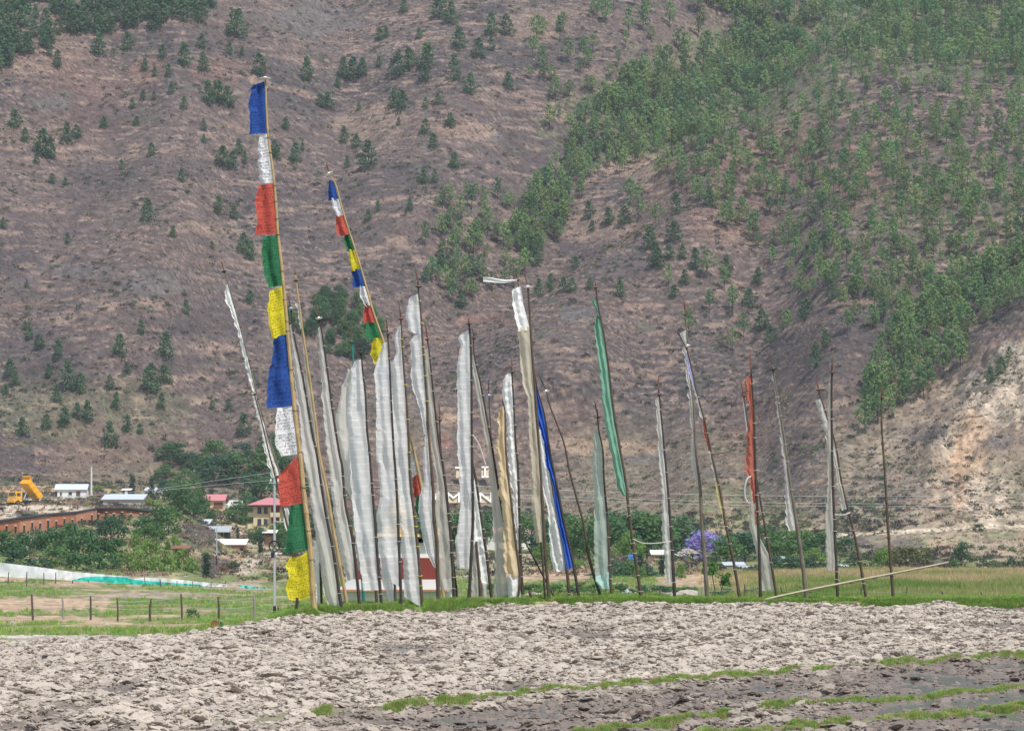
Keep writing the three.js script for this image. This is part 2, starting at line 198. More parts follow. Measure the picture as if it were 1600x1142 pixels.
const MUD = { dry: [.405, .350, .296], wet: [.165, .132, .112] };
const fieldCol = (x, d) => { const w = wetness(x, d), n = fbm(x / 0.3, d / 0.3, 3), c = mixc(MUD.dry, MUD.wet, clamp(ss(0.26, 0.56, w + 0.25 * n) + 0.12)), k = 1 + 0.3 * (hash(Math.floor(x * 30), Math.floor(d * 30)) - 0.5); let f = c; for (const p of BUNDP) { const q = toLine(p, x, d)[0]; if (q < 0.3) f = mixc(f, [.17, .16, .09], ss(0.16, 0.06, q)); } return [f[0] * k, f[1] * k, f[2] * k]; };
const mudTex = dataTex(256, (u, v) => { const g = 0.5 * tnoise(u, v, 24, 21) + 0.3 * tnoise(u, v, 64, 22) + 0.2 * tnoise(u, v, 128, 23), q = 0.7 + 0.5 * (g - 0.5); return [q, q, q]; });
const mudMat = new THREE.MeshStandardMaterial({ vertexColors: true, roughness: 0.8, map: mudTex, bumpMap: mudTex, bumpScale: 0.02 }); mudMat.color.setRGB(1.4, 1.4, 1.4);
struct('ploughed_field', sheet(420, 520, (t, px) => 7 * Math.pow((fedge(px) + 0.12) / 7, t < 0.08 ? t / 0.08 * 0.5 : 0.5 + (t - 0.08) / 0.92 * 0.5), (x, d) => fieldY(x, d), fieldCol, 1.2), mudMat);
const waterMat = new THREE.MeshPhysicalMaterial({ color: rgb(.13, .135, .135), roughness: 0.16, specularIntensity: 1, ior: 1.33 });
struct('field_water', geo([-14, -0.012, -6, 14, -0.012, -6, 14, -0.012, -52, -14, -0.012, -34], [0, 1, 2, 0, 2, 3], [0, 0, 1, 0, 1, 1, 0, 1]), waterMat);

// clods of turned soil: broken lumps, dry ones pale, wet ones dark
const clodShape = (s, plate = 0) => { const g = new THREE.IcosahedronGeometry(1, 4), p = g.attributes.position, v = new THREE.Vector3(), q = rngOf(s), cut = Array.from({ length: plate ? 9 : 6 }, () => new THREE.Vector3(q() - .5, (q() - .4) * (plate ? .3 : 1), q() - .5).normalize().multiplyScalar(1 / (0.5 + 0.42 * q()))); for (let i = 0; i < p.count; i++) { v.fromBufferAttribute(p, i); let r = 1; for (const c of cut) { const k = v.dot(c); if (k > 0) r = Math.min(r, 1 / k); } const f = (a, o) => 1 - 2 * Math.abs(fbm(v.x * a + o + s, v.y * a + v.z * a * 1.3 + s * .7, 3)); r *= 0.62 + 0.62 * f(1.7, 0) * 0.75 - 0.10 * f(4.5, 3); v.multiplyScalar(r); v.y *= plate ? 0.30 : 0.66; v.y += plate * 0.35 * fbm(v.x * 1.3 + s, v.z * 1.3, 2); p.setXYZ(i, v.x, v.y, v.z); } g.deleteAttribute('normal'); g.deleteAttribute('uv'); g.computeVertexNormals(); return g; };
function scatter(name, variants, mats, spots, parent) {   // spots: [x, y, z, sx, sy, sz, turn, tiltX, tiltZ, colour]
  const g = parent ?? new THREE.Group(); if (!parent) { g.name = numbered(name); g.userData.kind = 'stuff'; scene.add(g); }
  const o = new THREE.Object3D(), sets = variants.map(() => []); spots.forEach((s, i) => sets[i % variants.length].push(s));
  variants.forEach((v, k) => { if (!sets[k].length) return; const m = new THREE.InstancedMesh(v, Array.isArray(mats) ? mats[k % mats.length] : mats, sets[k].length); m.name = name; m.userData.kind = 'stuff'; m.castShadow = m.receiveShadow = true;
    sets[k].forEach((s, i) => { o.position.set(s[0], s[1], s[2]); o.scale.set(s[3], s[4], s[5]); o.rotation.set(s[7] ?? 0, s[6] ?? 0, s[8] ?? 0); o.updateMatrix(); m.setMatrixAt(i, o.matrix); if (s[9]) m.setColorAt(i, rgb(...s[9])); }); g.add(m); });
  return g;
}
const clodMat = new THREE.MeshStandardMaterial({ roughness: 0.92, color: rgb(1, 1, 1) });
{
  const q = rngOf(21), spots = [];
  for (let i = 0; i < 330000 && spots.length < 250000; i++) {
    const d = Math.sqrt(lerp(21.5 ** 2, 57 ** 2, q())), px = -60 + 1720 * q(), x = (px - 800) * d / F; if (d > fedge(px) - 0.1) continue;
    const w = wetness(x, d), [q0, s0] = toLine(BUNDP[0], x, d); let near = 9; for (const p of BUNDP) near = Math.min(near, toLine(p, x, d)[0]); if (near < 0.09) continue;
    const low = s0 < 0 && px > 500; if (q() < ss(0.40, 0.72, w) * (low ? 0.8 : 0.97)) continue;
    const big = q() < 0.05, s = (big ? rr(0.07, 0.16, q) : 0.014 + 0.068 * q() * q()) * (low ? 0.9 : 1) * 0.66, dark = clamp((low ? 0.4 : 0) + 0.16 * (q() - 0.4) + (!big && q() < 0.17 ? 0.65 : 0) + 0.7 * ss(0.36, 0.66, w) * rr(0.6, 1, q)), c = mixc(MUD.dry, MUD.wet, dark), k = rr(0.85, 1.18, q);
    spots.push([x, fieldY(x, d) + s * rr(-0.1, 0.25, q), -d, s * rr(.8, 1.7, q), s * rr(.4, .95, q), s * rr(.8, 1.4, q), q() * 6.3, rr(-.4, .35, q), rr(-.35, .35, q), [c[0] * k, c[1] * k, c[2] * k]]);
  }
  for (let i = 0; i < 26000; i++) { const px = rr(-60, 450, q), d = fedge(px) + 0.2 + 18 * q(), x = (px - 800) * d / F, y = land(x, d), c = soil(x, d, y); if (c[1] > c[0] * 0.98 || c[0] < .24) continue; const s = 0.02 + 0.09 * q() * q(), k = rr(.8, 1.1, q); spots.push([x, y, -d, s * rr(.8, 1.7, q), s * rr(.3, .7, q), s, q() * 6.3, 0, 0, [c[0] * k, c[1] * k, c[2] * k]]); }
  scatter('soil_clods', Array.from({ length: 9 }, (_, i) => clodShape(31 + i, i % 5 === 4 ? 1 : 0)), clodMat, spots);
}

// ---------------------------------------------------------------- grass
function tuft(seed, n, spread, bend, wide) {          // blades of unit height
  const q = rngOf(seed), P = [], I = [];
  for (let i = 0; i < n; i++) {
    const a = q() * 6.283, r = spread * Math.sqrt(q()), x = r * Math.cos(a), z = r * Math.sin(a), h = rr(.55, 1, q), b = a + rr(-1, 1, q), o = bend * h * rr(.3, 1, q), w = wide * rr(.7, 1.2, q), cx = -Math.sin(b) * w, cz = Math.cos(b) * w, k = P.length / 3;
    P.push(x - cx, 0, z - cz, x + cx, 0, z + cz, x - cx * .8 + o * .35 * Math.cos(b), h * .6, z - cz * .8 + o * .35 * Math.sin(b), x + cx * .8 + o * .35 * Math.cos(b), h * .6, z + cz * .8 + o * .35 * Math.sin(b), x + o * Math.cos(b), h, z + o * Math.sin(b));
    I.push(k, k + 1, k + 2, k + 1, k + 3, k + 2, k + 2, k + 3, k + 4);
  }
  return geo(P, I);
}
const leafy = (r, g, b, t = 0.35) => new THREE.MeshPhysicalMaterial({ color: rgb(r, g, b), roughness: 0.95, transmission: t, thickness: 0, side: THREE.DoubleSide, specularIntensity: 0.3 });
const bladeMat = leafy(1, 1, 1, 0.3), turf = [1, 2, 3].map((s) => tuft(s, 16, 0.5, 0.45, 0.035)), tall = [4, 5, 6].map((s) => tuft(s, 14, 0.35, 0.3, 0.022));
const green = (q, dry = 0.15) => { const k = rr(.75, 1.25, q); return q() < dry ? [.5 * k, .43 * k, .22 * k] : [rr(.19, .31, q) * k, rr(.35, .45, q) * k, .085 * k]; };
function field(name, n, seed, test, make, shapes = turf) { const q = rngOf(seed), s = []; for (let i = 0; i < n; i++) { const r = test(q); if (!r) continue; const [x, d, y] = r, m = make(q, x, d); s.push([x, y, -d, m[0], m[1], m[0], q() * 6.28, rr(-.15, .15, q), rr(-.15, .15, q), m[2]]); } return scatter(name, shapes, bladeMat, s); }
field('bank_grass', 42000, 41, (q) => { const px = rr(395, 1680, q), d = fedge(px) + (q() < .35 ? rr(-.12, .35, q) : rr(0.1, 2.6, q)), x = (px - 800) * d / F; if (px < 470 && q() > (px - 395) / 75) return null; if (noise(x / 0.5, d / 0.4) < -0.45) return null; return [x, d, land(x, d)]; }, (q, x, d) => [rr(.08, .15, q), rr(.06, .17, q) * (x > 4 ? .8 : 1) * (0.75 + 0.5 * Math.abs(noise(x / 0.8, d / 2))), green(q, .1)]);
field('ridge_grass', 34000, 43, (q) => { const p = pick(BUNDP, q), i = Math.floor(q() * (p.length - 1)), t = q(), px = lerp(p[i][0], p[i + 1][0], t), pd = lerp(p[i][1], p[i + 1][1], t), g = (q() + q() - 1) * 0.12, x = px + g * .5, d = pd + (q() + q() - 1) * (p === BUNDP[2] ? .3 : .19); if (d < 22 || Math.abs(x) > d * .22 || fbm(x / 0.6, d / 0.9, 2) < -0.30 || (p === BUNDP[0] && x < -0.5 && noise(x / 0.4, 3) < 0)) return null; return [x, d, fieldY(x, d)]; }, (q) => [rr(.035, .065, q), rr(.02, .06, q), green(q, .34)]);
field('valley_grass', 46000, 47, (q) => { const d = 44 * Math.pow(280 / 44, q()), px = rr(-40, 1640, q), x = (px - 800) * d / F; if (d < fedge(px) + 0.3) return null; const y = land(x, d), c = soil(x, d, y); if (c[1] < c[0] * 1.05 || fbm(x / 2.5, d / 4, 3) < -.12) return null; return [x, d, y - .02]; }, (q, x, d) => { const s = 0.35 + d / 150; return [rr(.12, .22, q) * s, rr(.10, .24, q) * s, green(q, .2)]; });
field('reed_meadow', 34000, 53, (q) => { const d = rr(110, 288, q), px = rr(1080, 1680, q), x = (px - 800) * d / F; if (q() > ss(1080, 1330, px)) return null; return [x, d, land(x, d) - .05]; }, (q, x, d) => { const n = fbm(x / 8, d / 14, 3), far = ss(140, 270, d) + n * 1.7, k = rr(.8, 1.2, q); return [rr(.5, .9, q), rr(.45, .95, q), far > 0.72 ? [.50 * k, .40 * k, .22 * k] : far > 0.0 ? [.31 * k, .34 * k, .12 * k] : [.17 * k, .27 * k, .06 * k]]; }, tall);

// ---------------------------------------------------------------- trees and bushes
function leafCloud(q, centres, per, leaf, flat = 0.25) {     // many leaf sprays gathered round the ends of the limbs
  const P = [], I = [], v = new THREE.Vector3(), a = new THREE.Vector3(), b = new THREE.Vector3(), n = new THREE.Vector3();
  for (const [cx, cy, cz, cr] of centres) for (let i = 0; i < per; i++) {
    v.set(q() - .5, q() - .5, q() - .5).normalize().multiplyScalar(cr * (0.35 + 0.65 * Math.sqrt(q()))); v.y *= 0.75; n.copy(v).normalize(); n.x += (q() - .5) * 1.6; n.y += (q() - .5) * 1.6 + flat; n.z += (q() - .5) * 1.6; n.normalize();
    a.set(q() - .5, q() - .5, q() - .5).cross(n).normalize().multiplyScalar(leaf * rr(.6, 1.3, q)); b.crossVectors(n, a).multiplyScalar(rr(.45, .8, q));
    const x = cx + v.x, y = cy + v.y, z = cz + v.z, k = P.length / 3;
    P.push(x - a.x, y - a.y, z - a.z, x + b.x, y + b.y, z + b.z, x + a.x, y + a.y, z + a.z, x - b.x * .8, y - b.y * .8, z - b.z * .8); I.push(k, k + 1, k + 2, k, k + 2, k + 3);
  }
  return geo(P, I);
}
function limbs(q, top, r, ends) { const gs = [tube([new THREE.Vector3(0, -0.03, 0), new THREE.Vector3(rr(-.02, .02, q), top * .5, rr(-.02, .02, q)), new THREE.Vector3(rr(-.03, .03, q), top, 0)], r, r * .3, { n: 5, k: 5 })]; for (const [x, y, z] of ends) gs.push(tube([new THREE.Vector3(0, y * 0.62, 0), new THREE.Vector3(x * .85, y, z * .85)], r * .35, r * .12, { n: 1, k: 3 })); return mergeGeometries(gs); }
// crowns and trunks of unit height, each kind with its own outline: open pine, young dense pine, broad tree, narrow tree, round bush
function plant(kind, seed) {
  const q = rngOf(seed), cs = []; let per = 26, leaf = .03, r = .014, top = .9, flat = .2;
  if (kind === 'pine') { const n = 15 + Math.floor(q() * 6), b = rr(.30, .42, q); for (let i = 0; i < n; i++) { const t = (i + q()) / n, y = lerp(b, .97, t), w = .25 * Math.pow(Math.sin(Math.PI * clamp(.18 + .80 * t)), .8) * rr(.35, 1.15, q), a = i * 2.4 + q(); cs.push([w * Math.cos(a), y, w * Math.sin(a), lerp(.125, .07, t)]); } per = 26; leaf = .036; flat = .5; }
  else if (kind === 'young') { const n = 20; for (let i = 0; i < n; i++) { const t = (i + q()) / n, y = lerp(.07, .95, t), w = .27 * Math.pow(1 - t, .55) * (0.6 + .5 * q()) * ss(-.15, .18, t), a = i * 2.4 + q(); cs.push([w * Math.cos(a), y, w * Math.sin(a), lerp(.17, .075, t)]); } per = 32; leaf = .042; }
  else if (kind === 'broad') { const n = 34; for (let i = 0; i < n; i++) { const a = i * 2.4 + q(), t = q(), y = .13 + .76 * t, w = .44 * Math.sqrt(clamp(1 - ((t - .36) / .68) ** 2)) * Math.sqrt(q()); cs.push([w * Math.cos(a), y + .06 * (q() - .5), w * Math.sin(a), rr(.11, .21, q)]); } per = 46; leaf = .038; r = .022; top = .6; }
  else if (kind === 'narrow') { const n = 16; for (let i = 0; i < n; i++) { const t = (i + q()) / n, a = i * 2.4, w = .13 * Math.sin(Math.PI * clamp(.15 + .8 * t)) * q(); cs.push([w * Math.cos(a), lerp(.1, .93, t), w * Math.sin(a), rr(.09, .14, q)]); } per = 40; leaf = .036; }
  else { const n = 18; for (let i = 0; i < n; i++) { const a = i * 2.4 + q(), t = q(), w = .55 * Math.sqrt(clamp(1 - (t - .15) ** 2)) * Math.sqrt(q()); cs.push([w * Math.cos(a), .1 + .72 * t, w * Math.sin(a), rr(.17, .3, q)]); } per = 42; leaf = .062; r = .02; top = .5; }
  return { crown: leafCloud(q, cs, per, leaf, flat), trunk: limbs(q, top, r, cs.slice(0, 7)) };
}
const PL = {}; let sd = 100; for (const k of ['pine', 'young', 'broad', 'narrow', 'bush']) PL[k] = Array.from({ length: k === 'pine' || k === 'young' ? 6 : 5 }, () => plant(k, sd++));
const barkMat = M(.075, .062, .056, .95), LEAF = { pine: [leafy(.165, .28, .105), leafy(.13, .24, .10), leafy(.20, .31, .11)], young: [leafy(.085, .165, .085), leafy(.10, .185, .09)], broad: [leafy(.075, .165, .066), leafy(.105, .205, .068), leafy(.060, .135, .074)], light: [leafy(.17, .29, .07), leafy(.20, .31, .085)], narrow: [leafy(.045, .095, .055)], olive: [leafy(.15, .16, .07)], jacaranda: [leafy(.36, .30, .62)], near: [leafy(.085, .22, .04)] };
const protos = {};
function tree(kind, leafKind, name, pos, h, w, label, category, group) {   // the first of a kind is built from its parts, the others are copies of it
  const v = Math.floor(R() * PL[kind].length), m = Math.floor(R() * LEAF[leafKind].length), key = name + kind + leafKind + v + m; let t;
  if (protos[key]) { t = protos[key].clone(); t.name = numbered(name); scene.add(t); } else { t = protos[key] = thing(name, '', '', pos); part('trunk', PL[kind][v].trunk, barkMat, t); part('crown', PL[kind][v].crown, LEAF[leafKind][m], t); }
  t.position.copy(pos); t.position.y -= 0.02 * h; t.scale.set(w, h, w); t.rotation.y = R() * 6.28; t.userData = {}; return tag(t, label, category, group);
}
// each row: column, row of the foot, height in photo pixels (and width, if it is a spread clump)
const hillTrees = [];
const SLOPE = [369, 60, 50, 153, 86, 38, 76, 88, 20, 89, 104, 28, 199, 79, 32, 254, 92, 25, 226, 111, 22, 287, 103, 40, 315, 76, 25, 317, 112, 33, 358, 86, 22, 378, 86, 15, 241, 120, 18, 263, 120, 22, 325, 163, 40, 340, 160, 38, 355, 168, 36, 267, 147, 22, 223, 156, 18, 240, 156, 14, 206, 170, 18, 287, 171, 22, 22, 200, 32, 38, 222, 25, 66, 243, 45, 78, 248, 36, 56, 256, 20, 104, 223, 35, 119, 215, 22, 162, 200, 20, 213, 196, 16, 236, 243, 22, 317, 204, 20, 318, 224, 16, 189, 265, 18, 283, 284, 24, 348, 261, 36, 363, 264, 30, 373, 241, 26, 382, 256, 22, 81, 287, 18, 101, 290, 14, 405, 120, 40, 432, 250, 26,
  630, 20, 26, 687, 28, 40, 705, 38, 40, 717, 76, 38, 593, 63, 22, 603, 58, 18, 655, 61, 20, 768, 56, 40, 791, 56, 36, 767, 79, 25, 748, 89, 32, 479, 127, 42, 536, 122, 36, 552, 124, 38, 566, 118, 30, 527, 137, 18, 621, 121, 40, 639, 107, 36, 667, 107, 42, 664, 127, 28, 592, 104, 18, 709, 127, 45, 735, 147, 36, 794, 140, 30, 500, 168, 24, 512, 170, 28, 560, 173, 15, 615, 168, 32, 628, 172, 34, 665, 168, 18, 684, 163, 20, 623, 196, 15, 703, 199, 25, 664, 211, 28, 677, 231, 25, 446, 203, 22, 461, 254, 34, 428, 241, 24, 537, 223, 28, 557, 231, 24, 575, 264, 48, 542, 262, 20, 710, 264, 28, 662, 286, 24, 679, 286, 24, 472, 235, 14, 640, 330, 22, 590, 330, 18, 575, 345, 20,
  230, 346, 40, 341, 333, 30, 365, 342, 22, 270, 371, 20, 4, 358, 20, 105, 380, 18, 331, 389, 14, 380, 395, 34, 392, 407, 34, 41, 450, 14, 290, 490, 24, 390, 474, 22, 220, 522, 24, 186, 557, 38, 258, 559, 44, 45, 531, 24, 60, 546, 26, 38, 516, 16, 90, 561, 34, 75, 591, 26, 105, 610, 50, 124, 614, 34, 15, 588, 30, 23, 603, 24, 8, 618, 20, 87, 629, 30, 235, 614, 48, 256, 599, 32, 171, 610, 26, 198, 584, 20, 100, 667, 34, 136, 659, 36, 120, 655, 28, 34, 682, 32, 72, 670, 24, 181, 640, 30, 252, 640, 28, 170, 700, 44, 198, 674, 28, 218, 678, 18, 331, 640, 16, 356, 640, 18, 380, 682, 40];
const SPUR = [920, 342, 30, 925, 361, 18, 951, 350, 28, 985, 320, 44, 997, 347, 60, 975, 350, 30, 1025, 355, 40, 1057, 335, 38, 1090, 325, 48, 1109, 322, 34, 1054, 377, 34, 1015, 390, 38, 1024, 405, 30, 1027, 420, 36, 1046, 405, 26, 1067, 405, 26, 1087, 420, 36, 1105, 435, 48, 1045, 452, 42, 1070, 445, 26, 1054, 465, 22, 1135, 362, 50, 1177, 375, 46, 1135, 432, 36, 1132, 455, 40, 1145, 492, 48, 1109, 490, 40, 1185, 445, 30, 1170, 480, 32, 1162, 535, 50, 1145, 550, 40, 1191, 517, 36, 969, 465, 34, 922, 452, 20, 842, 465, 32, 860, 455, 30, 880, 455, 24, 894, 456, 24, 899, 422, 24, 836, 415, 34, 1076, 525, 44, 1275, 572, 36, 1290, 542, 30, 1362, 517, 44, 1325, 525, 44, 1259, 500, 36, 1230, 525, 44, 1205, 537, 30, 1392, 540, 46, 1548, 600, 30, 1565, 585, 30, 1578, 560, 20, 700, 420, 26, 720, 480, 30, 1248, 470, 40, 1300, 470, 36, 735, 430, 34, 665, 440, 26, 690, 420, 26];
for (let i = 0; i < SLOPE.length; i += 3) hillTrees.push([SLOPE[i], SLOPE[i + 1], SLOPE[i + 2], 'young', 0]);
for (let i = 0; i < SPUR.length; i += 3) hillTrees.push([SPUR[i], SPUR[i + 1], SPUR[i + 2], SPUR[i + 2] > 38 ? 'pine' : 'young', 1]);
const inside = (p, x, y) => { let c = false; for (let i = 0, j = p.length - 2; i < p.length; j = i, i += 2) if ((p[i + 1] > y) !== (p[j + 1] > y) && x < (p[j] - p[i]) * (y - p[i + 1]) / (p[j + 1] - p[i + 1]) + p[i]) c = !c; return c; };
const WOODS = [
  [[900, 200, 960, 130, 1080, 90, 1180, 55, 1050, -40, 1700, -40, 1700, 125, 1560, 110, 1320, 100, 1270, 90, 1200, 165, 1100, 225, 1000, 245, 905, 305, 868, 385, 800, 400, 800, 330, 868, 265], 11, 38, 'pine', 2], [[640, 430, 690, 300, 790, 300, 840, 330, 862, 395, 800, 455, 690, 470], 21, 40, 'pine', 2],
  [[1010, 260, 1110, 225, 1210, 165, 1280, 90, 1320, 100, 1700, 125, 1700, 450, 1520, 470, 1440, 540, 1330, 500, 1240, 440, 1120, 330], 16, 36, 'pine', 3],
  [[1395, 500, 1480, 440, 1600, 395, 1680, 400, 1620, 470, 1530, 520, 1505, 570, 1440, 620, 1345, 675, 1345, 610], 14, 46, 'pine', 4],
  [[800, 60, 930, 0, 1180, -10, 1180, 55, 1080, 95, 960, 135, 890, 190, 830, 200], 29, 38, 'pine', 2],
  [[-40, -40, 345, -40, 320, 30, 200, 42, 120, 48, 60, 75, -40, 120], 16, 40, 'young', 5],
  [[430, 480, 560, 455, 600, 520, 560, 560, 500, 545, 440, 520], 15, 26, 'broad', 6]];
{ const q = rngOf(77); for (const [poly, step, h, kind, zone] of WOODS) for (let y = -40; y < 700; y += step) for (let x = -40; x < 1700; x += step) { const px = x + q() * step * 1.1, py = y + q() * step * 1.1, e = 0.5 + fbm(px / 60 + zone * 9, py / 50, 2); if (inside(poly, px, py) && q() < 0.62 + 0.5 * e) hillTrees.push([px, py + h * .25, h * rr(.58, 1.3, q) * (zone === 3 && py < 180 ? .8 : 1), kind, zone]); } }
const KIND = ['dark young pine', 'pale pine on the spur flank', 'pine at the edge of the gully wood', 'thin-trunked pine in the open reddish wood', 'pine in the dense tongue of wood above the landslide', 'dark pine in the grove topping the bare slope', 'broad green tree in the damp hollow of the slope'];
const told = (zone, px, py, h) => { const size = h > 42 ? 'tall' : h > 30 ? 'mid-sized' : h > 20 ? 'small' : 'tiny', band = zone > 0 ? (zone > 1 ? '' : py < 400 ? ', upper part' : ', lower part') : py < 130 ? ' near the top of the bare slope' : py < 290 ? ' high on the bare slope' : py < 460 ? ' halfway up the bare slope' : ' low on the bare slope', where = zone > 4 ? '' : px < 130 ? ', far left' : px < 400 ? ', left of the tallest pole' : px < 600 ? ', by the leaning panel pole' : px < 820 ? ', above the white flags' : px < 1000 ? ', above the green flag' : px < 1200 ? ', above the red strip' : ', right of the red strip'; return size + ' ' + KIND[zone] + band + where; };
{
  const placed = []; for (const [px, py, h, kind, zone] of hillTrees) { const p = hit(px, py, 380); if (!p || p.z < -1100) continue; placed.push([p, h * -p.z / F, kind, zone, h, told(zone, px, py, h)]); }
  placed.sort((a, b) => b[4] + (b[3] < 2 ? 40 : 0) - a[4] - (a[3] < 2 ? 40 : 0));
  const q = rngOf(5), rest = { pine: [], young: [], broad: [] };
  placed.forEach(([p, h, kind, zone, , say], i) => {
    const w = h * (kind === 'young' ? rr(.9, 1.35, q) : rr(.72, 1.1, q));
    if (i < 300) tree(kind, kind, kind === 'broad' ? 'broad_tree' : 'pine_tree', p, h, w, say, kind === 'broad' ? 'tree' : 'pine tree', 'alike: ' + say);
    else { const k = rr(.72, 1.3, q), y = rr(.85, 1.25, q); rest[kind].push([p.x, p.y - .02 * h, p.z, w, h, w, q() * 6.28, 0, 0, [Math.min(1.4, k * y), k, k * .95]]); }
  });
  const g = new THREE.Group(); g.name = 'pine_forest'; g.userData.kind = 'stuff'; tag(g, 'pine wood covering the upper slopes of the mountain', 'forest'); scene.add(g);
  for (const k of Object.keys(rest)) if (rest[k].length) { scatter('crowns', PL[k].map((p) => p.crown), PL[k].map((p, i) => LEAF[k][i % LEAF[k].length]), rest[k], g); scatter('trunks', PL[k].map((p) => p.trunk), barkMat, rest[k], g); }
}
{ // low scrub, dry grass clumps and stones over the mountain
  const q = rngOf(88), s = [], t = [], st = [], g = [tuft(61, 10, .5, .6, .07), tuft(62, 10, .5, .6, .07)], scr = PL.bush.slice(0, 3).map((b, i) => leafCloud(rngOf(300 + i), Array.from({ length: 6 }, (_, k) => [.4 * Math.cos(k * 2.4), .3 + .1 * (k % 3), .4 * Math.sin(k * 2.4), .3]), 11, .13));
  for (let i = 0; i < 330000; i++) {
    const px = rr(-60, 1660, q), low = q() < .12, d = low ? rr(290, 500, q) : rr(490, 968, q), x = (px - 800) * d / F, y = land(x, d), py = HZ - F * (y - EYE) / d; if (py < -40) continue;
    const n = fbm(x / 16, y / 8, 3), k = rr(.7, 1.3, q), c0 = y / 1.7 + 1.3 * noise(x / 14, d / 10) + .5 * noise(x / 3, d / 3), ph = c0 - Math.floor(c0);
    if (low) { const c = soil(x, d, y); if (c[1] > c[0] * 1.1 && q() < .7) continue; }
    if (ph < .33 && n > -.35 && q() < .75) { const h = rr(.22, .6, q); t.push([x, y - .05, -d, h * rr(1, 2.4, q), h, h * 1.2, q() * 6.3, 0, 0, q() < .25 ? [.25 * k, .15 * k, .11 * k] : [.38 * k, .28 * k, .21 * k]]); }
    else if (q() < .16) { const h = rr(.2, .5, q); t.push([x, y - .05, -d, h * 1.6, h, h * 1.4, q() * 6.3, 0, 0, q() < .6 ? [.13 * k, .115 * k, .095 * k] : [.24 * k, .23 * k, .13 * k]]); }
    else if (q() < (n < -.2 ? .12 : .038)) { const h = rr(.4, 2.0, q) * rr(.6, 1, q), v = q(); s.push([x, y - .1, -d, h * rr(.75, 1.25, q), h, h, q() * 6.3, 0, 0, v < .5 ? [.085 * k, .080 * k, .072 * k] : v < .85 ? [.085 * k, .125 * k, .065 * k] : [.18 * k, .20 * k, .09 * k]]); }
    else if (q() < .012) { const h = rr(.15, .6, q); st.push([x, y, -d, h * 1.3, h * .8, h, q() * 6.3, 0, 0, [.30 * k, .27 * k, .25 * k]]); }
  }
  scatter('dry_grass', g, bladeMat, t); scatter('hillside_scrub', scr, leafy(1, 1, 1, .2), s); scatter('hillside_stones', [clodShape(51), clodShape(52)].map((c) => c), M(1, 1, 1, .9), st);
}
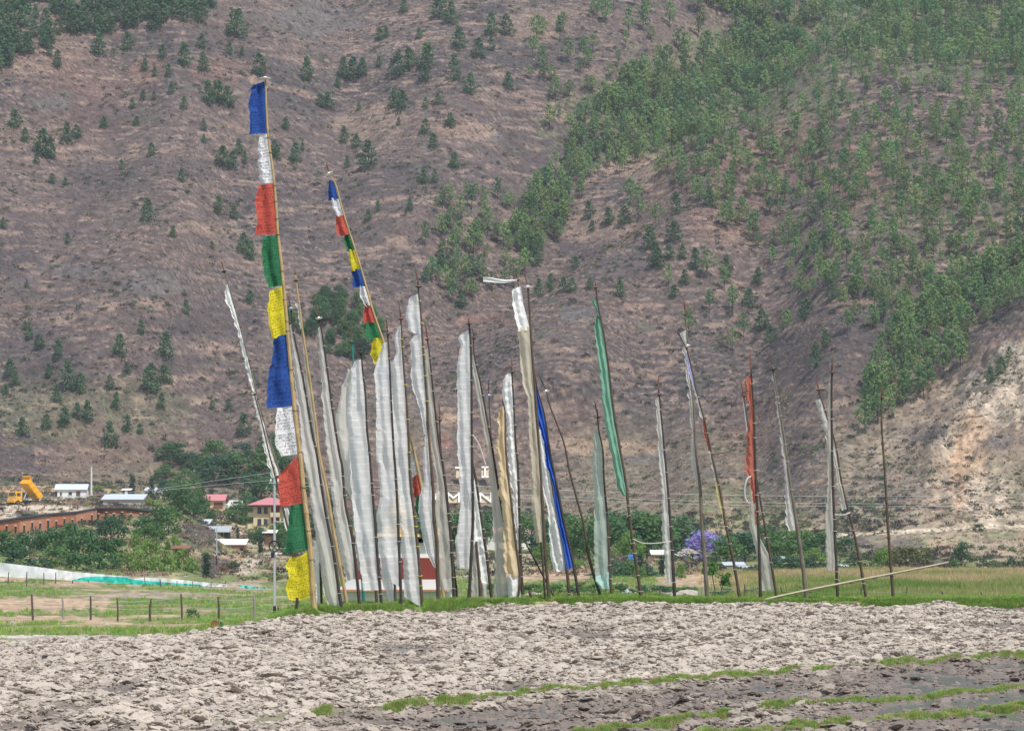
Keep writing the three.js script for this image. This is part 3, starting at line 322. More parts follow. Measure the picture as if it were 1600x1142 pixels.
// trees and bushes of the valley: kind, leaf, column, foot row, height, width in pixels
const VT = [
  ['broad', 'broad', 'leafy tree on the slope above the white-roofed houses', 'trees above the houses', [400, 846, 26, 24, 436, 845, 30, 26, 392, 800, 26, 30, 350, 796, 20, 24, 271, 722, 36, 46, 335, 722, 38, 40, 290, 768, 38, 44, 345, 758, 52, 62, 370, 748, 44, 46, 395, 775, 40, 40, 420, 745, 54, 54, 408, 782, 40, 44, 318, 748, 40, 40, 440, 760, 50, 50, 466, 770, 50, 50, 300, 735, 30, 36, 380, 720, 30, 36, 425, 715, 40, 40, 258, 748, 24, 30, 384, 790, 24, 26]],
  ['broad', 'broad', 'dark leafy tree among the small tin-roofed houses', 'trees among the houses', [278, 805, 50, 48, 302, 812, 48, 46, 312, 806, 50, 24, 255, 776, 28, 24, 375, 818, 38, 44, 330, 818, 20, 14, 395, 815, 26, 30, 283, 780, 30, 34, 408, 852, 26, 30, 440, 850, 40, 44, 460, 870, 44, 46, 500, 840, 50, 50, 530, 845, 46, 50, 520, 800, 40, 40]],
  ['narrow', 'narrow', 'dark narrow conifer standing by the tin-roofed houses', 'narrow conifers by the houses', [206, 775, 34, 16, 236, 780, 36, 16, 371, 845, 22, 9, 407, 866, 34, 14, 330, 790, 28, 18, 316, 778, 26, 18, 1000, 898, 34, 22, 1035, 900, 34, 22, 1140, 858, 34, 20]],
  ['bush', 'broad', 'leafy bush on the bank below the long brick row', 'bushes below the brick row', [15, 868, 44, 56, 45, 862, 40, 50, 75, 870, 52, 60, 105, 858, 46, 56, 130, 872, 52, 60, 160, 872, 40, 46, 90, 884, 34, 56, 30, 885, 34, 50, 140, 892, 34, 56, 172, 890, 26, 40, 60, 892, 24, 40, 118, 890, 30, 40, 10, 895, 20, 36, 180, 868, 34, 36]],
  ['bush', 'light', 'pale green feathery shrub on the bare earth bank', 'feathery shrubs on the bank', [215, 868, 38, 30, 235, 872, 36, 34, 255, 892, 40, 40, 225, 895, 40, 44, 280, 890, 36, 36, 205, 893, 34, 34, 300, 895, 26, 26, 270, 860, 26, 30, 190, 880, 20, 22, 150, 768, 10, 26, 205, 788, 14, 34, 235, 792, 14, 36]],
  ['broad', 'broad', 'dark bushy tree at the end of the brick row', 'bushy trees at the end of the brick row', [245, 838, 52, 42, 262, 835, 46, 40, 225, 842, 34, 40, 240, 845, 30, 44, 172, 850, 46, 50]],
  ['narrow', 'narrow', 'blackish upright bush on the purple earth bank', 'upright bush', [322, 902, 40, 24]],
  ['broad', 'broad', 'round leafy tree in the dark belt across the valley floor', 'trees of the valley belt', [590, 868, 70, 60, 640, 866, 62, 54, 700, 860, 68, 58, 738, 862, 62, 50, 775, 856, 62, 52, 830, 864, 66, 64, 868, 874, 72, 66, 905, 876, 74, 60, 945, 874, 74, 62, 985, 872, 72, 70, 1012, 872, 76, 66, 1046, 868, 68, 62, 1075, 866, 58, 52, 808, 850, 40, 40, 1190, 870, 52, 56, 1165, 876, 46, 52, 1225, 874, 48, 50, 1253, 872, 46, 42, 1285, 872, 42, 42, 570, 850, 60, 60, 670, 858, 64, 60, 885, 850, 54, 54, 1135, 882, 46, 46, 1205, 893, 28, 30, 1240, 896, 30, 34, 960, 850, 54, 56]],
  ['broad', 'light', 'yellow-green tree in front of the dark tree belt', 'yellow-green trees of the valley', [760, 842, 34, 40, 795, 860, 36, 40, 895, 872, 38, 34, 985, 878, 50, 40, 1015, 858, 34, 30, 1272, 884, 30, 36, 930, 866, 30, 30, 850, 880, 34, 30]],
  ['bush', 'broad', 'green bush on the pale open ground of the valley', 'bushes on the open ground', [960, 902, 30, 46, 984, 900, 28, 40, 940, 904, 22, 36, 1010, 902, 22, 36, 1060, 903, 10, 20, 1300, 893, 24, 30, 1260, 893, 26, 32, 1215, 895, 20, 26]],
  ['bush', 'light', 'tall pale bamboo clump below the dirt road', 'bamboo clump', [1378, 892, 44, 28]], ['bush', 'olive', 'olive scrub bush below the dirt road', 'olive bushes below the road', [1415, 886, 40, 50, 1440, 886, 34, 44, 1395, 884, 30, 30]], ['bush', 'broad', 'dull green bush in front of the eroded cutting', 'bushes in front of the cutting', [1502, 878, 34, 30, 1490, 892, 18, 24, 1580, 885, 16, 20, 1335, 880, 14, 22, 1325, 800, 14, 22, 1530, 830, 14, 20, 1360, 793, 12, 20, 1320, 860, 24, 36]],
  ['broad', 'jacaranda', 'round tree covered in violet blossom', 'violet tree', [1102, 876, 48, 60]],
  ['broad', 'light', 'grey-green sapling in the low hedge of the meadow', 'saplings in the meadow hedge', [1000, 905, 20, 20, 890, 890, 22, 22, 905, 892, 20, 20, 925, 890, 20, 18, 863, 892, 18, 20, 1065, 905, 26, 16]],
  ['bush', 'broad', 'low bush in the hedge behind the flag poles', 'hedge bushes behind the poles', [800, 925, 18, 36, 830, 927, 18, 40, 865, 927, 18, 44, 900, 926, 18, 40, 930, 926, 16, 36, 970, 928, 18, 40, 1000, 930, 18, 40, 1035, 930, 18, 40, 1070, 932, 18, 44, 1130, 934, 16, 40, 770, 926, 18, 30, 745, 925, 18, 30, 1180, 932, 16, 34, 300, 966, 18, 22, 1250, 928, 14, 34, 1275, 938, 14, 20]]];
const ORD = ['first', 'second', 'third', 'fourth', 'fifth', 'sixth', 'seventh', 'eighth', 'ninth', 'tenth', 'eleventh', 'twelfth', 'thirteenth', 'fourteenth', 'fifteenth', 'sixteenth', 'seventeenth', 'eighteenth', 'nineteenth', 'twentieth', 'twenty-first', 'twenty-second', 'twenty-third', 'twenty-fourth', 'twenty-fifth', 'twenty-sixth', 'twenty-seventh', 'twenty-eighth'];
for (const [kind, leafKind, words, group, l] of VT) for (let i = 0; i < l.length; i += 4) { let place = 0; for (let k = 0; k < l.length; k += 4) if (l[k] < l[i] || (l[k] === l[i] && k < i)) place++; const label = l.length === 4 ? words : words + ', ' + ORD[place] + ' from the left'; const p = hit(l[i], l[i + 1], 62); if (!p) continue; const s = -p.z / F, one = l.length === 4; tree(kind, leafKind, kind === 'bush' ? 'bush' : 'valley_tree', p, l[i + 2] * s, l[i + 3] * s * (kind === 'broad' ? (group && group.includes('belt') ? 1.5 : 1.25) : kind === 'narrow' ? 2.2 : .85), label, kind === 'bush' ? 'bush' : 'tree', one ? undefined : group); }
{ const p = hit(1122, 937, 62), s = -p.z / F, t = thing('garden_tree', 'bright green small tree with two bare stems behind the leaning poles', 'tree', p), q = rngOf(640), cs = []; for (let i = 0; i < 22; i++) { const a = i * 2.4 + q(), side = i % 2 ? -1 : 1, y = side < 0 ? rr(38, 58, q) : rr(22, 42, q); cs.push([(side * 11 + 13 * Math.cos(a) * q()) * s, y * s, 11 * Math.sin(a) * q() * s, rr(4, 8, q) * s]); }
  part('crown', leafCloud(q, cs, 46, 2.1 * s), LEAF.near[0], t); for (const [x, y] of [[-10, 46], [10, 34]]) part('trunk', tube([new THREE.Vector3(x * .1 * s, -.2, 0), new THREE.Vector3(x * .6 * s, y * .5 * s, 0), new THREE.Vector3(x * s, y * s, 0)], 1.1 * s, .5 * s, { n: 6, k: 6 }), barkMat, t); }

// ---------------------------------------------------------------- buildings, truck, fences, poles and wires of the valley
const PT = { yellow: M(.66, .54, .33, .85), maroon: M(.20, .036, .026, .85), redRoof: M(.50, .19, .20, .7), pinkRoof: M(.58, .27, .25, .75), white: M(.80, .79, .76, .85), tin: M(.62, .67, .72, .45, { metalness: .25 }), tinOld: M(.42, .44, .46, .6, { metalness: .2 }), brick: M(.38, .145, .075, .95), brick2: M(.44, .20, .12, .95), dark: M(.03, .028, .028, .8), black: M(.012, .012, .013, .7), wood: M(.14, .075, .045, .9), brownWood: M(.20, .10, .06, .9), grey: M(.45, .44, .42, .9), gold: M(.75, .46, .10, .38, { metalness: .7 }), blue: M(.06, .22, .62, .6), glass: M(.05, .06, .075, .2), truck: M(.85, .42, .015, .45), rubber: M(.02, .02, .02, .9), steel: M(.55, .58, .6, .45, { metalness: .6 }), concrete: M(.62, .60, .56, .9), post: M(.085, .068, .056, .95), greyPost: M(.26, .24, .22, .95), rust: M(.26, .10, .05, .9), cable: M(.02, .02, .022, .7), wire: M(.60, .60, .60, .5), purple: M(.15, .08, .3, .8) };
const gable = (w, d, h, t, over) => { const s = Math.hypot(d / 2 + over, h), a = Math.atan2(h, d / 2 + over), gs = []; for (const k of [-1, 1]) { const g = new THREE.BoxGeometry(w + 2 * over, t, s); g.rotateX(k * a); g.translate(0, h / 2 + t, k * (d / 2 + over) / 2); gs.push(g); } return gs; };
// a low house seen along its eaves: columns x0..x1, ridge, eave and foot rows, and the distance follows from the land
function cabin(name, label, o) {
  const d0 = o.d ?? -hit((o.x[0] + o.x[1]) / 2, o.y[2], 62).z, s = d0 / F, p = at((o.x[0] + o.x[1]) / 2, o.y[2], d0), w = (o.x[1] - o.x[0]) * s, h = (o.y[2] - o.y[1]) * s, rh = (o.y[1] - o.y[0]) * s, dp = o.deep ?? w * .5, t = thing(name, label, o.cat ?? 'house', p, o.group), over = o.over ?? .35;
  part('wall', box(w - 2 * over, h + 1.6, dp, 0, h / 2 - .8, -dp / 2), o.wall, t);
  const rf = o.shed ? (() => { const g = new THREE.BoxGeometry(w, .12, Math.hypot(dp + 2 * over, rh)); g.rotateX(Math.atan2(rh, dp + 2 * over)); g.translate(0, h + rh / 2 + .06, -dp / 2); return [g]; })() : gable(w - 2 * over, dp, rh, .12, over).map((g) => g.translate(0, h - .05, -dp / 2));
  for (const g of rf) part('roof_sheet', g, o.roof, t);
  if (!o.shed) { const g = new THREE.BufferGeometry(); const a = w / 2 - over - .02; g.setAttribute('position', new THREE.Float32BufferAttribute([-a, h, 0, -a, h, -dp, -a, h + rh * .9, -dp / 2, a, h, -dp, a, h, 0, a, h + rh * .9, -dp / 2], 3)); g.computeVertexNormals(); part('gable_wall', g, o.wall, t); }
  for (const [fx, fy, fw, fh, m, n] of o.open ?? []) { const f = part(n ?? 'window', box(fw * w, fh * h, .1, (fx - .5) * w, fy * h, .02), m ?? PT.dark, t); if (!n) part('sill', box(fw * w + .12, .09, .16, (fx - .5) * w, (fy - fh / 2) * h - .05, .05), PT.grey, f); }
  for (const fx of o.posts ?? []) part('porch_post', box(.14, h, .14, (fx - .5) * w, h / 2, .5), PT.wood, t);
  return t;
}
cabin('tin_roof_house', 'white-walled house with a pale tin gable roof beside the yellow dump truck', { x: [84, 136], y: [757, 766, 776], wall: PT.white, roof: PT.tin, open: [[.2, .45, .05, .5], [.48, .5, .1, .4], [.72, .45, .12, .75, PT.wood, 'door'], [.06, .4, .06, .8, PT.dark, 'door']], d: 540 });
cabin('kiosk', 'small black hut with a flat white roof near the bare concrete pole', { x: [189, 204], y: [764, 766.5, 774], wall: PT.black, roof: PT.white, shed: 1, d: 525, cat: 'hut', deep: 2, open: [[.5, .5, .3, .8, PT.white, 'hatch']], over: .2 });
cabin('tin_roof_shed', 'long low shed with a plain white tin roof behind the earth mound', { x: [157, 224], y: [772.5, 781, 787], wall: PT.grey, roof: PT.tin, shed: 1, d: 505, cat: 'shed', deep: 5 });
cabin('tin_roof_house', 'dark-walled house with a long bright tin roof under the trees', { x: [221, 266], y: [762, 771, 778], wall: PT.wood, roof: PT.tin, shed: 1, d: 575, open: [[.3, .5, .12, .6], [.7, .5, .12, .6]], deep: 6 });
cabin('red_roof_house', 'small yellow house with a crimson roof on the terrace', { x: [314, 352], y: [773, 783, 797], wall: PT.yellow, roof: PT.redRoof, d: 575, over: .6, deep: 7, open: [[.27, .45, .2, .62, PT.brownWood, 'door'], [.70, .5, .36, .72, PT.brownWood, 'shop_front'], [.12, .5, .06, .3]] });
cabin('tin_roof_shed', 'brick shed under a white tin roof with a blue tarpaulin behind it', { x: [284, 327], y: [812, 819, 827], wall: PT.brick2, roof: PT.tin, shed: 1, d: 500, cat: 'shed', deep: 5, open: [[.7, .5, .1, .7]] });
{ const t = thing('tarpaulin', 'bright blue tarpaulin heaped behind the brick shed roof', 'tarpaulin', at(292, 812, 508)); const g = new THREE.SphereGeometry(1, 16, 8, 0, 6.3, 0, 1.6), p = g.attributes.position; for (let i = 0; i < p.count; i++) p.setXYZ(i, p.getX(i) * .85 * (1 + .3 * noise(p.getX(i) * 4, p.getZ(i) * 4)), p.getY(i) * .8 * (1 + .4 * noise(p.getX(i) * 3 + 9, p.getZ(i) * 3)), p.getZ(i) * .7); g.computeVertexNormals(); part('tarp_sheet', g, PT.blue, t); }
cabin('tin_roof_shed', 'dark open shed with a patched grey tin roof beside the path', { x: [314, 358], y: [823, 832, 840], wall: PT.black, roof: PT.tinOld, shed: 1, d: 470, cat: 'shed', deep: 5, posts: [.2, .5, .8], open: [[.3, .35, .16, .5, PT.purple, 'hanging_cloth']] });
cabin('tin_roof_shed', 'long open-fronted shed with a bright white roof in two sheets', { x: [327, 384], y: [843.5, 851.5, 862], wall: PT.brick2, roof: PT.white, shed: 1, d: 440, cat: 'shed', deep: 4, posts: [.1, .36, .62, .94], open: [[.35, .3, .45, .5, PT.dark, 'opening'], [.88, .3, .1, .5, PT.dark, 'opening']] });
cabin('tin_roof_shed', 'low grey roof strip below the bend of the dirt path', { x: [380, 429], y: [870, 877, 882], wall: PT.wood, roof: PT.tinOld, shed: 1, d: 400, cat: 'shed', deep: 4 });
cabin('timber_hut', 'dark timber hut with an overhanging plank roof on the green bank', { x: [268, 296], y: [854, 858, 872], wall: PT.wood, roof: PT.brownWood, shed: 1, d: 330, cat: 'hut', deep: 2, over: .35, posts: [.12, .88], open: [[.45, .4, .4, .6, PT.black, 'opening']] });
cabin('timber_hut', 'small hut with a white sheet roof beside the steel lamp pole', { x: [409, 432], y: [829, 833, 841], wall: PT.wood, roof: PT.white, shed: 1, d: 480, cat: 'hut', deep: 3, posts: [.2, .8] });
cabin('tin_roof_house', 'pale house with a grey roof half hidden by the trees on the slope', { x: [300, 332], y: [734, 740, 748], wall: PT.white, roof: PT.tinOld, d: 652, deep: 5, open: [[.3, .5, .1, .5], [.6, .5, .1, .5]] });
cabin('long_red_roof_hall', 'long hall with a pink roof seen between the white flags', { x: [700, 836], y: [825, 834, 846], wall: PT.white, roof: PT.pinkRoof, d: 470, cat: 'hall', deep: 9, open: [.1, .25, .4, .55, .7, .85].map((x) => [x, .5, .05, .5]) });
cabin('roadside_hall', 'yellow-trimmed hall with a white roof on the open ground', { x: [1017, 1052], y: [861, 867, 876], wall: PT.yellow, roof: PT.white, d: 392, cat: 'hall', deep: 6, posts: [.1, .3, .5, .7, .9], open: [[.3, .4, .2, .7, PT.wood, 'doorway'], [.7, .4, .2, .7, PT.wood, 'doorway']] });
cabin('roadside_wall', 'long low white wall with dark openings by the violet tree', { x: [1048, 1092], y: [867, 869.5, 876], wall: PT.white, roof: PT.grey, shed: 1, d: 396, cat: 'building', deep: 3, over: .1, open: [.2, .4, .6, .8].map((x) => [x, .4, .1, .4]) });
cabin('riverside_hut', 'low dark hut with a buckled white roof under the trees', { x: [1131, 1166], y: [880, 884, 892], wall: PT.wood, roof: PT.tin, shed: 1, d: 330, cat: 'hut', deep: 3, posts: [.1, .9] });
cabin('riverside_hut', 'second low hut with a grey roof beside the buckled white one', { x: [1155, 1190], y: [886, 888, 894], wall: PT.wood, roof: PT.tinOld, shed: 1, d: 322, cat: 'hut', deep: 3 });
cabin('riverside_hut', 'dark row hut with patched roof behind the red torn flag', { x: [1204, 1254], y: [871, 876, 884], wall: PT.wood, roof: PT.tinOld, shed: 1, d: 360, cat: 'hut', deep: 3, open: [[.3, .4, .1, .6], [.7, .4, .1, .6]] });
cabin('riverside_hut', 'tiny white-roofed shelter in the grass by the straight dark pole', { x: [1309, 1328], y: [884, 886, 890], wall: PT.grey, roof: PT.tin, shed: 1, d: 300, cat: 'shelter', deep: 2, over: .1 });
{ // three storeys, yellow walls, red hipped roof, balconies
  const d = 520, s = d / F, p = at(417, 843, d), t = thing('apartment_house', 'three-storey yellow house with a red hipped roof and balconies', 'house', p), W = 60 * s * .72, H = 54 * s, dp = 7;
  part('wall', box(W, H + 2, dp, 0, H / 2 - 1, -dp / 2), PT.yellow, t);
  const a = 31 * s, rz = 1.4, ry = 11.5 * s; part('roof', geo([-a, H, rz, a, H, rz, a, H, -dp - rz, -a, H, -dp - rz, -a * .12, H + ry, -dp / 2, a * .35, H + ry, -dp / 2], [0, 1, 5, 0, 5, 4, 1, 2, 5, 2, 3, 4, 2, 4, 5, 3, 0, 4]), PT.redRoof, t); part('eave_board', box(2 * a - .5, .35, dp + 2 * rz - .5, 0, H - .22, -dp / 2), PT.brownWood, t);
  for (let f = 0; f < 3; f++) { for (const x of [-.28, -.05]) { const w = part('window', box(.75, 1.15, .12, x * W, (f + .55) * H / 3, .03), PT.glass, t); part('window_frame', box(1.0, .14, .2, x * W, (f + .55) * H / 3 - .65, .06), PT.wood, w); } if (f) { part('balcony', box(W * .34, .9, .9, W * .3, f * H / 3 + .35, .45), PT.yellow, t); part('shutter', box(W * .3, 1.2, .12, W * .3, (f + .62) * H / 3, .03), PT.maroon, t); part('side_balcony', box(1.2, .9, 2.2, -W / 2 - .6, f * H / 3 + .4, -1.4), PT.yellow, t); } else part('doorway', box(W * .3, 1.7, .12, W * .3, .95, .03), PT.dark, t); }
}
{ // the long brick row steps up the slope
  const foot = [[-40, 842, 822, 372], [30, 834, 812, 384], [80, 827, 806, 396], [118, 822, 803, 408], [150, 817, 797, 420]], wing = [[146, 812, 796.5, 424], [196, 811, 796, 430], [241, 813, 801, 438]], t = thing('brick_row', 'long unfinished brick row house with a black sheet roof', 'row house', at(60, 830, 390));
  const run = (l, deep) => { for (let i = 1; i < l.length; i++) { const [xa, ba, ta, da] = l[i - 1], [xb, bb, tb, db] = l[i], A = at(xa, ba + 9, da), B = at(xb, bb + 9, db), a = at(xa, ta, da), b = at(xb, tb, db), P = [A, B, b, a], Q = P.map((v) => v.clone().add(new THREE.Vector3(-.6, 0, -deep))), v = [...P, ...Q].flatMap((k) => [k.x - t.position.x, k.y - t.position.y, k.z - t.position.z]);
    part('brick_wall', geo(v, [0, 1, 2, 0, 2, 3, 1, 5, 6, 1, 6, 2, 4, 0, 3, 4, 3, 7, 5, 4, 7, 5, 7, 6]).toNonIndexed(), i % 2 ? PT.brick : PT.brick2, t);
    const r = [a, b, b.clone().add(new THREE.Vector3(-.6, .25, -deep)), a.clone().add(new THREE.Vector3(-.6, .25, -deep))]; r[0].z += .7; r[1].z += .7; const up = [...r.map((k) => k.clone()), ...r.map((k) => k.clone().setY(k.y + .22))]; part('roof_sheet', geo(up.flatMap((k) => [k.x - t.position.x, k.y - t.position.y, k.z - t.position.z]), [4, 5, 6, 4, 6, 7, 0, 2, 1, 0, 3, 2, 0, 1, 5, 0, 5, 4, 1, 2, 6, 1, 6, 5, 3, 0, 4, 3, 4, 7]).toNonIndexed(), PT.black, t);
    const nb = Math.max(2, Math.round((xb - xa) / 13)); for (let k = 0; k < nb; k++) { const u = (k + .5) / nb, x = lerp(xa, xb, u), tp = lerp(ta, tb, u), bt = lerp(ba, bb, u), dd = lerp(da, db, u), sc = dd / F, o = at(x, lerp(tp, bt, .62), dd).sub(t.position); const door = part(k % 2 ? 'doorway' : 'window', box(4.2 * sc, (bt - tp) * (k % 2 ? .7 : .42) * sc, .25, o.x, o.y, o.z + .12), PT.dark, t); part('lintel', box(5 * sc, .16, .3, o.x, o.y + (bt - tp) * (k % 2 ? .36 : .23) * sc, o.z + .14), PT.concrete, door); } } };
  run(foot, 5); run(wing, 5);
}
{ // dump truck with its body tipped up
  const d = 512, p = at(37, 789.5, d), t = thing('dump_truck', 'yellow dump truck with its load bed tipped up', 'truck', p); t.rotation.y = 0.85; t.scale.setScalar(.98); // its nose points to the viewer's left
  const B = (x0, x1, y0, y1, z0, z1) => box(x1 - x0, y1 - y0, z1 - z0, (x0 + x1) / 2, (y0 + y1) / 2, (z0 + z1) / 2);
  const cabShape = new THREE.Shape([[-3.3, .75], [-1.45, .75], [-1.45, 2.75], [-2.9, 2.75], [-3.25, 1.75]].map(([x, y]) => new THREE.Vector2(x, y))), cg = new THREE.ExtrudeGeometry(cabShape, { depth: 2.2, bevelEnabled: true, bevelSize: .06, bevelThickness: .06, bevelSegments: 2 }); cg.translate(0, 0, -1.1);
  const cab = part('cab', cg, PT.truck, t); { const g = new THREE.BoxGeometry(.06, .85, 1.9); g.rotateZ(-.32); g.translate(-3.14, 2.22, 0); part('windscreen', g, PT.glass, cab); } part('side_window', B(-2.75, -1.85, 1.85, 2.5, 1.13, 1.19), PT.glass, cab); part('side_window', B(-2.75, -1.85, 1.85, 2.5, -1.19, -1.13), PT.glass, cab); part('bumper', B(-3.5, -3.25, .55, .95, -1.15, 1.15), PT.truck, cab); for (const z of [-.85, .85]) part('headlight', B(-3.42, -3.33, 1.05, 1.25, z - .18, z + .18), PT.white, cab); part('mirror', B(-3.35, -3.25, 1.9, 2.3, 1.3, 1.5), PT.black, cab);
  part('chassis', plain([B(-3, 3.2, .7, .95, -.5, .5), B(-1.3, .6, .45, .95, .5, 1.05), B(-1.2, -.9, .95, 2.2, -.9, .9)]), PT.black, t);
  for (const [x, z] of [[-2.5, 1], [-2.5, -1], [1.3, .95], [1.3, -.95], [2.5, .95], [2.5, -.95]]) { const g = new THREE.CylinderGeometry(.52, .52, .42, 18); g.rotateX(Math.PI / 2); g.translate(x, .52, z); const w = part('wheel', g, PT.rubber, t); const r = new THREE.CylinderGeometry(.26, .22, .1, 12); r.rotateX(Math.PI / 2); r.translate(x, .52, z + .22 * Math.sign(z)); part('wheel_rim', r, PT.rust, w); }
  const bed = new THREE.Group(); bed.name = 'load_bed'; bed.position.set(3.0, 1.1, 0); bed.rotation.z = -.80; t.add(bed);
  part('bed_floor', B(-4.6, 0, 0, .15, -1.2, 1.2), PT.truck, bed); for (const z of [-1, 1]) part('bed_side', plain([B(-4.6, 0, .15, 1.2, z * 1.2 - .06, z * 1.2 + .06), ...[-4.2, -3, -1.8, -.6].map((x) => B(x - .07, x + .07, .1, 1.25, z * 1.3 - .06, z * 1.3 + .06))]), PT.truck, bed); part('bed_front', plain([B(-4.7, -4.58, 0, 1.5, -1.25, 1.25), B(-5.3, -4.6, 1.42, 1.54, -1.25, 1.25), B(-4.76, -4.7, .5, .62, -1.2, 1.2)]), PT.truck, bed); part('tailgate', B(-.02, .1, .3, 1.2, -1.2, 1.2), PT.truck, bed);
  { const g = new THREE.CylinderGeometry(.09, .13, 2.2, 8); g.rotateZ(-.5); g.translate(.1, 1.7, 0); part('hydraulic_ram', g, PT.steel, t); }
}
{ const p = at(363.5, 796, 560), t = thing('parked_van', 'small white van parked beside the crimson-roofed house', 'van', p); const s = new THREE.Shape([[-1.7, .35], [1.7, .35], [1.7, 1.9], [-.9, 1.95], [-1.3, 1.2], [-1.7, 1.05]].map(([x, y]) => new THREE.Vector2(x, y))), g = new THREE.ExtrudeGeometry(s, { depth: 1.4, bevelSize: .05, bevelThickness: .05, bevelSegments: 1 }); part('body', g, PT.white, t); part('side_window', box(1.9, .5, .05, .4, 1.55, 1.47), PT.glass, t); for (const x of [-1, 1]) { const w = new THREE.CylinderGeometry(.33, .33, .2, 14); w.rotateX(Math.PI / 2); w.translate(x, .33, 1.4); part('wheel', w, PT.rubber, t); } t.rotation.y = .5; }
{ const p = at(984, 889, 362), t = thing('blue_truck', 'small blue lorry with a long flat bed on the open ground', 'truck', p); part('cab', plain([box(1.3, 1.3, 1.5, .5, 1.0, 0), box(.7, .7, 1.45, .1, 1.7, 0)]), PT.blue, t); part('windscreen', box(.06, .5, 1.2, 1.18, 1.35, 0), PT.glass, t); part('flat_bed', box(3.2, .35, 1.6, -1.9, .75, 0), PT.black, t); for (const x of [.6, -2.6]) for (const z of [-.7, .7]) { const w = new THREE.CylinderGeometry(.38, .38, .25, 14); w.rotateX(Math.PI / 2); w.translate(x, .38, z); part('wheel', w, PT.rubber, t); } }
// big white letters laid out on the hillside with their beige fill walls; only the letters that show between the flags
const stroke = (pts, w) => { const gs = []; for (let i = 1; i < pts.length; i++) { const [x0, y0] = pts[i - 1], [x1, y1] = pts[i], L = Math.hypot(x1 - x0, y1 - y0), g = new THREE.BoxGeometry(L + w * .8, w, .5); g.rotateZ(Math.atan2(y1 - y0, x1 - x0)); g.translate((x0 + x1) / 2, (y0 + y1) / 2, i * .003); gs.push(g); } return gs; };
for (const [x, y, w, h, kind, label] of [[720, 749, 15, 16, 'T', 'white letter T of concrete on the hillside, upper line'], [758, 749, 12, 17, 'I', 'white letter I of concrete on the hillside, upper line'], [680, 784, 13, 13, 'V', 'white letter V of concrete on the hillside, lower line'], [709, 788, 17, 15, 'M', 'white letter M of concrete on the hillside, lower line'], [759, 788, 17, 15, 'N', 'white letter N of concrete on the hillside, lower line']]) {
  const p = hit(x, y, 500), s = -p.z / F, W = w * s, H = h * s, t = thing('hillside_letter', label, 'letter', new THREE.Vector3(p.x, p.y + .5, p.z + 3.2)), a = W / 2, th = 2.9 * s;
  const L = { T: [[[-a, H], [a, H]], [[0, 0], [0, H]]], I: [[[-a * .7, H], [a * .7, H]], [[0, 0], [0, H]], [[-a * .7, 0], [a * .7, 0]]], V: [[[-a, H], [0, 0], [a, H]]], M: [[[-a, 0], [-a, H], [0, H * .45], [a, H], [a, 0]]], N: [[[-a, 0], [-a, H], [a, 0], [a, H]]] }[kind];
  t.rotation.x = -.45; part('letter_stroke', plain(L.flatMap((l) => stroke(l, th))), PT.white, t); part('fill_wall', box(W * .95, H * (kind === 'M' || kind === 'N' ? .78 : .96), .3, 0, H * (kind === 'M' || kind === 'N' ? .38 : .46), -.45), M(.56, .44, .29, .9), t);
}
{ // the shrine just behind the flags
  const d = 84, s = d / F, p = at(618, 962, d), t = thing('shrine', 'white-walled shrine with a maroon band and golden top behind the flags', 'shrine', p), Y = (py) => (962 - py) * s, X = (px) => (px - 618) * s, bx = (n, x0, x1, y0, y1, z0, z1, m, par = t) => part(n, box((x1 - x0) * s, Math.abs(y1 - y0) * s, z1 - z0, X((x0 + x1) / 2), Y((y0 + y1) / 2), (z0 + z1) / 2), m, par);
  bx('lower_wall', 533, 702, 975, 922, -3.4, 0, PT.white); bx('upper_wall', 555, 690, 910, 845, -2.7, -.5, PT.white); bx('maroon_band', 553.5, 691.5, 905, 872, -2.75, -.45, PT.maroon);
  { const zf = .35, zb = -.5, a = X(527), b = X(706), c = X(545), e = X(700); part('lower_roof', geo([a, Y(922), zf, b, Y(922), zf, e, Y(905), zb, c, Y(905), zb, a, Y(924), zf - .02, b, Y(924), zf - .02, a, Y(922), -3.7, b, Y(922), -3.7, c, Y(905), -2.9, e, Y(905), -2.9], [0, 1, 2, 0, 2, 3, 4, 5, 1, 4, 1, 0, 6, 0, 3, 6, 3, 8, 1, 7, 9, 1, 9, 2, 7, 6, 8, 7, 8, 9]).toNonIndexed(), PT.grey, t); bx('eave_edge', 527, 706, 923.6, 920.6, .33, .38, PT.brick2); }
  bx('black_eave', 547, 660, 848, 839, -2.9, -.3, PT.black); bx('black_eave', 640, 698, 848, 842, -2.9, -.3, PT.black);
  for (const [x0, x1] of [[536, 566], [604, 640], [664, 678]]) { const w = bx('window', x0, x1, 975, 941, -.05, .04, PT.black); for (let k = 0; k < 5; k++) bx('window_bracket', x0 + (x1 - x0) * (k + .15) / 5, x0 + (x1 - x0) * (k + .75) / 5, 952 + 3 * (k % 2), 944, .04, .1, PT.brick, w); bx('lintel', x0 - 2, x1 + 2, 944, 940, .02, .14, PT.black); }
  const prof = [[0, 0], [50, 0], [46, 4], [34, 8], [26, 14], [24, 30], [34, 33], [18, 38], [13, 46], [9, 58], [4, 68], [0, 74]].map(([x, y]) => new THREE.Vector2(x * s, y * s)), g = new THREE.LatheGeometry(prof, 4, Math.PI / 4); g.translate(0, Y(839), -1.6); part('golden_roof', g.toNonIndexed(), PT.gold, t); t.children[t.children.length - 1].geometry.computeVertexNormals();
  for (const [x, y] of [[552, 839], [684, 839]]) { const k = new THREE.LatheGeometry([[0, 0], [4, 0], [5, 4], [2, 7], [3, 10], [0, 14]].map(([a, b]) => new THREE.Vector2(a * s, b * s)), 10); k.translate(X(x), Y(y), -.6); part('golden_finial', k, PT.gold, t); }
}
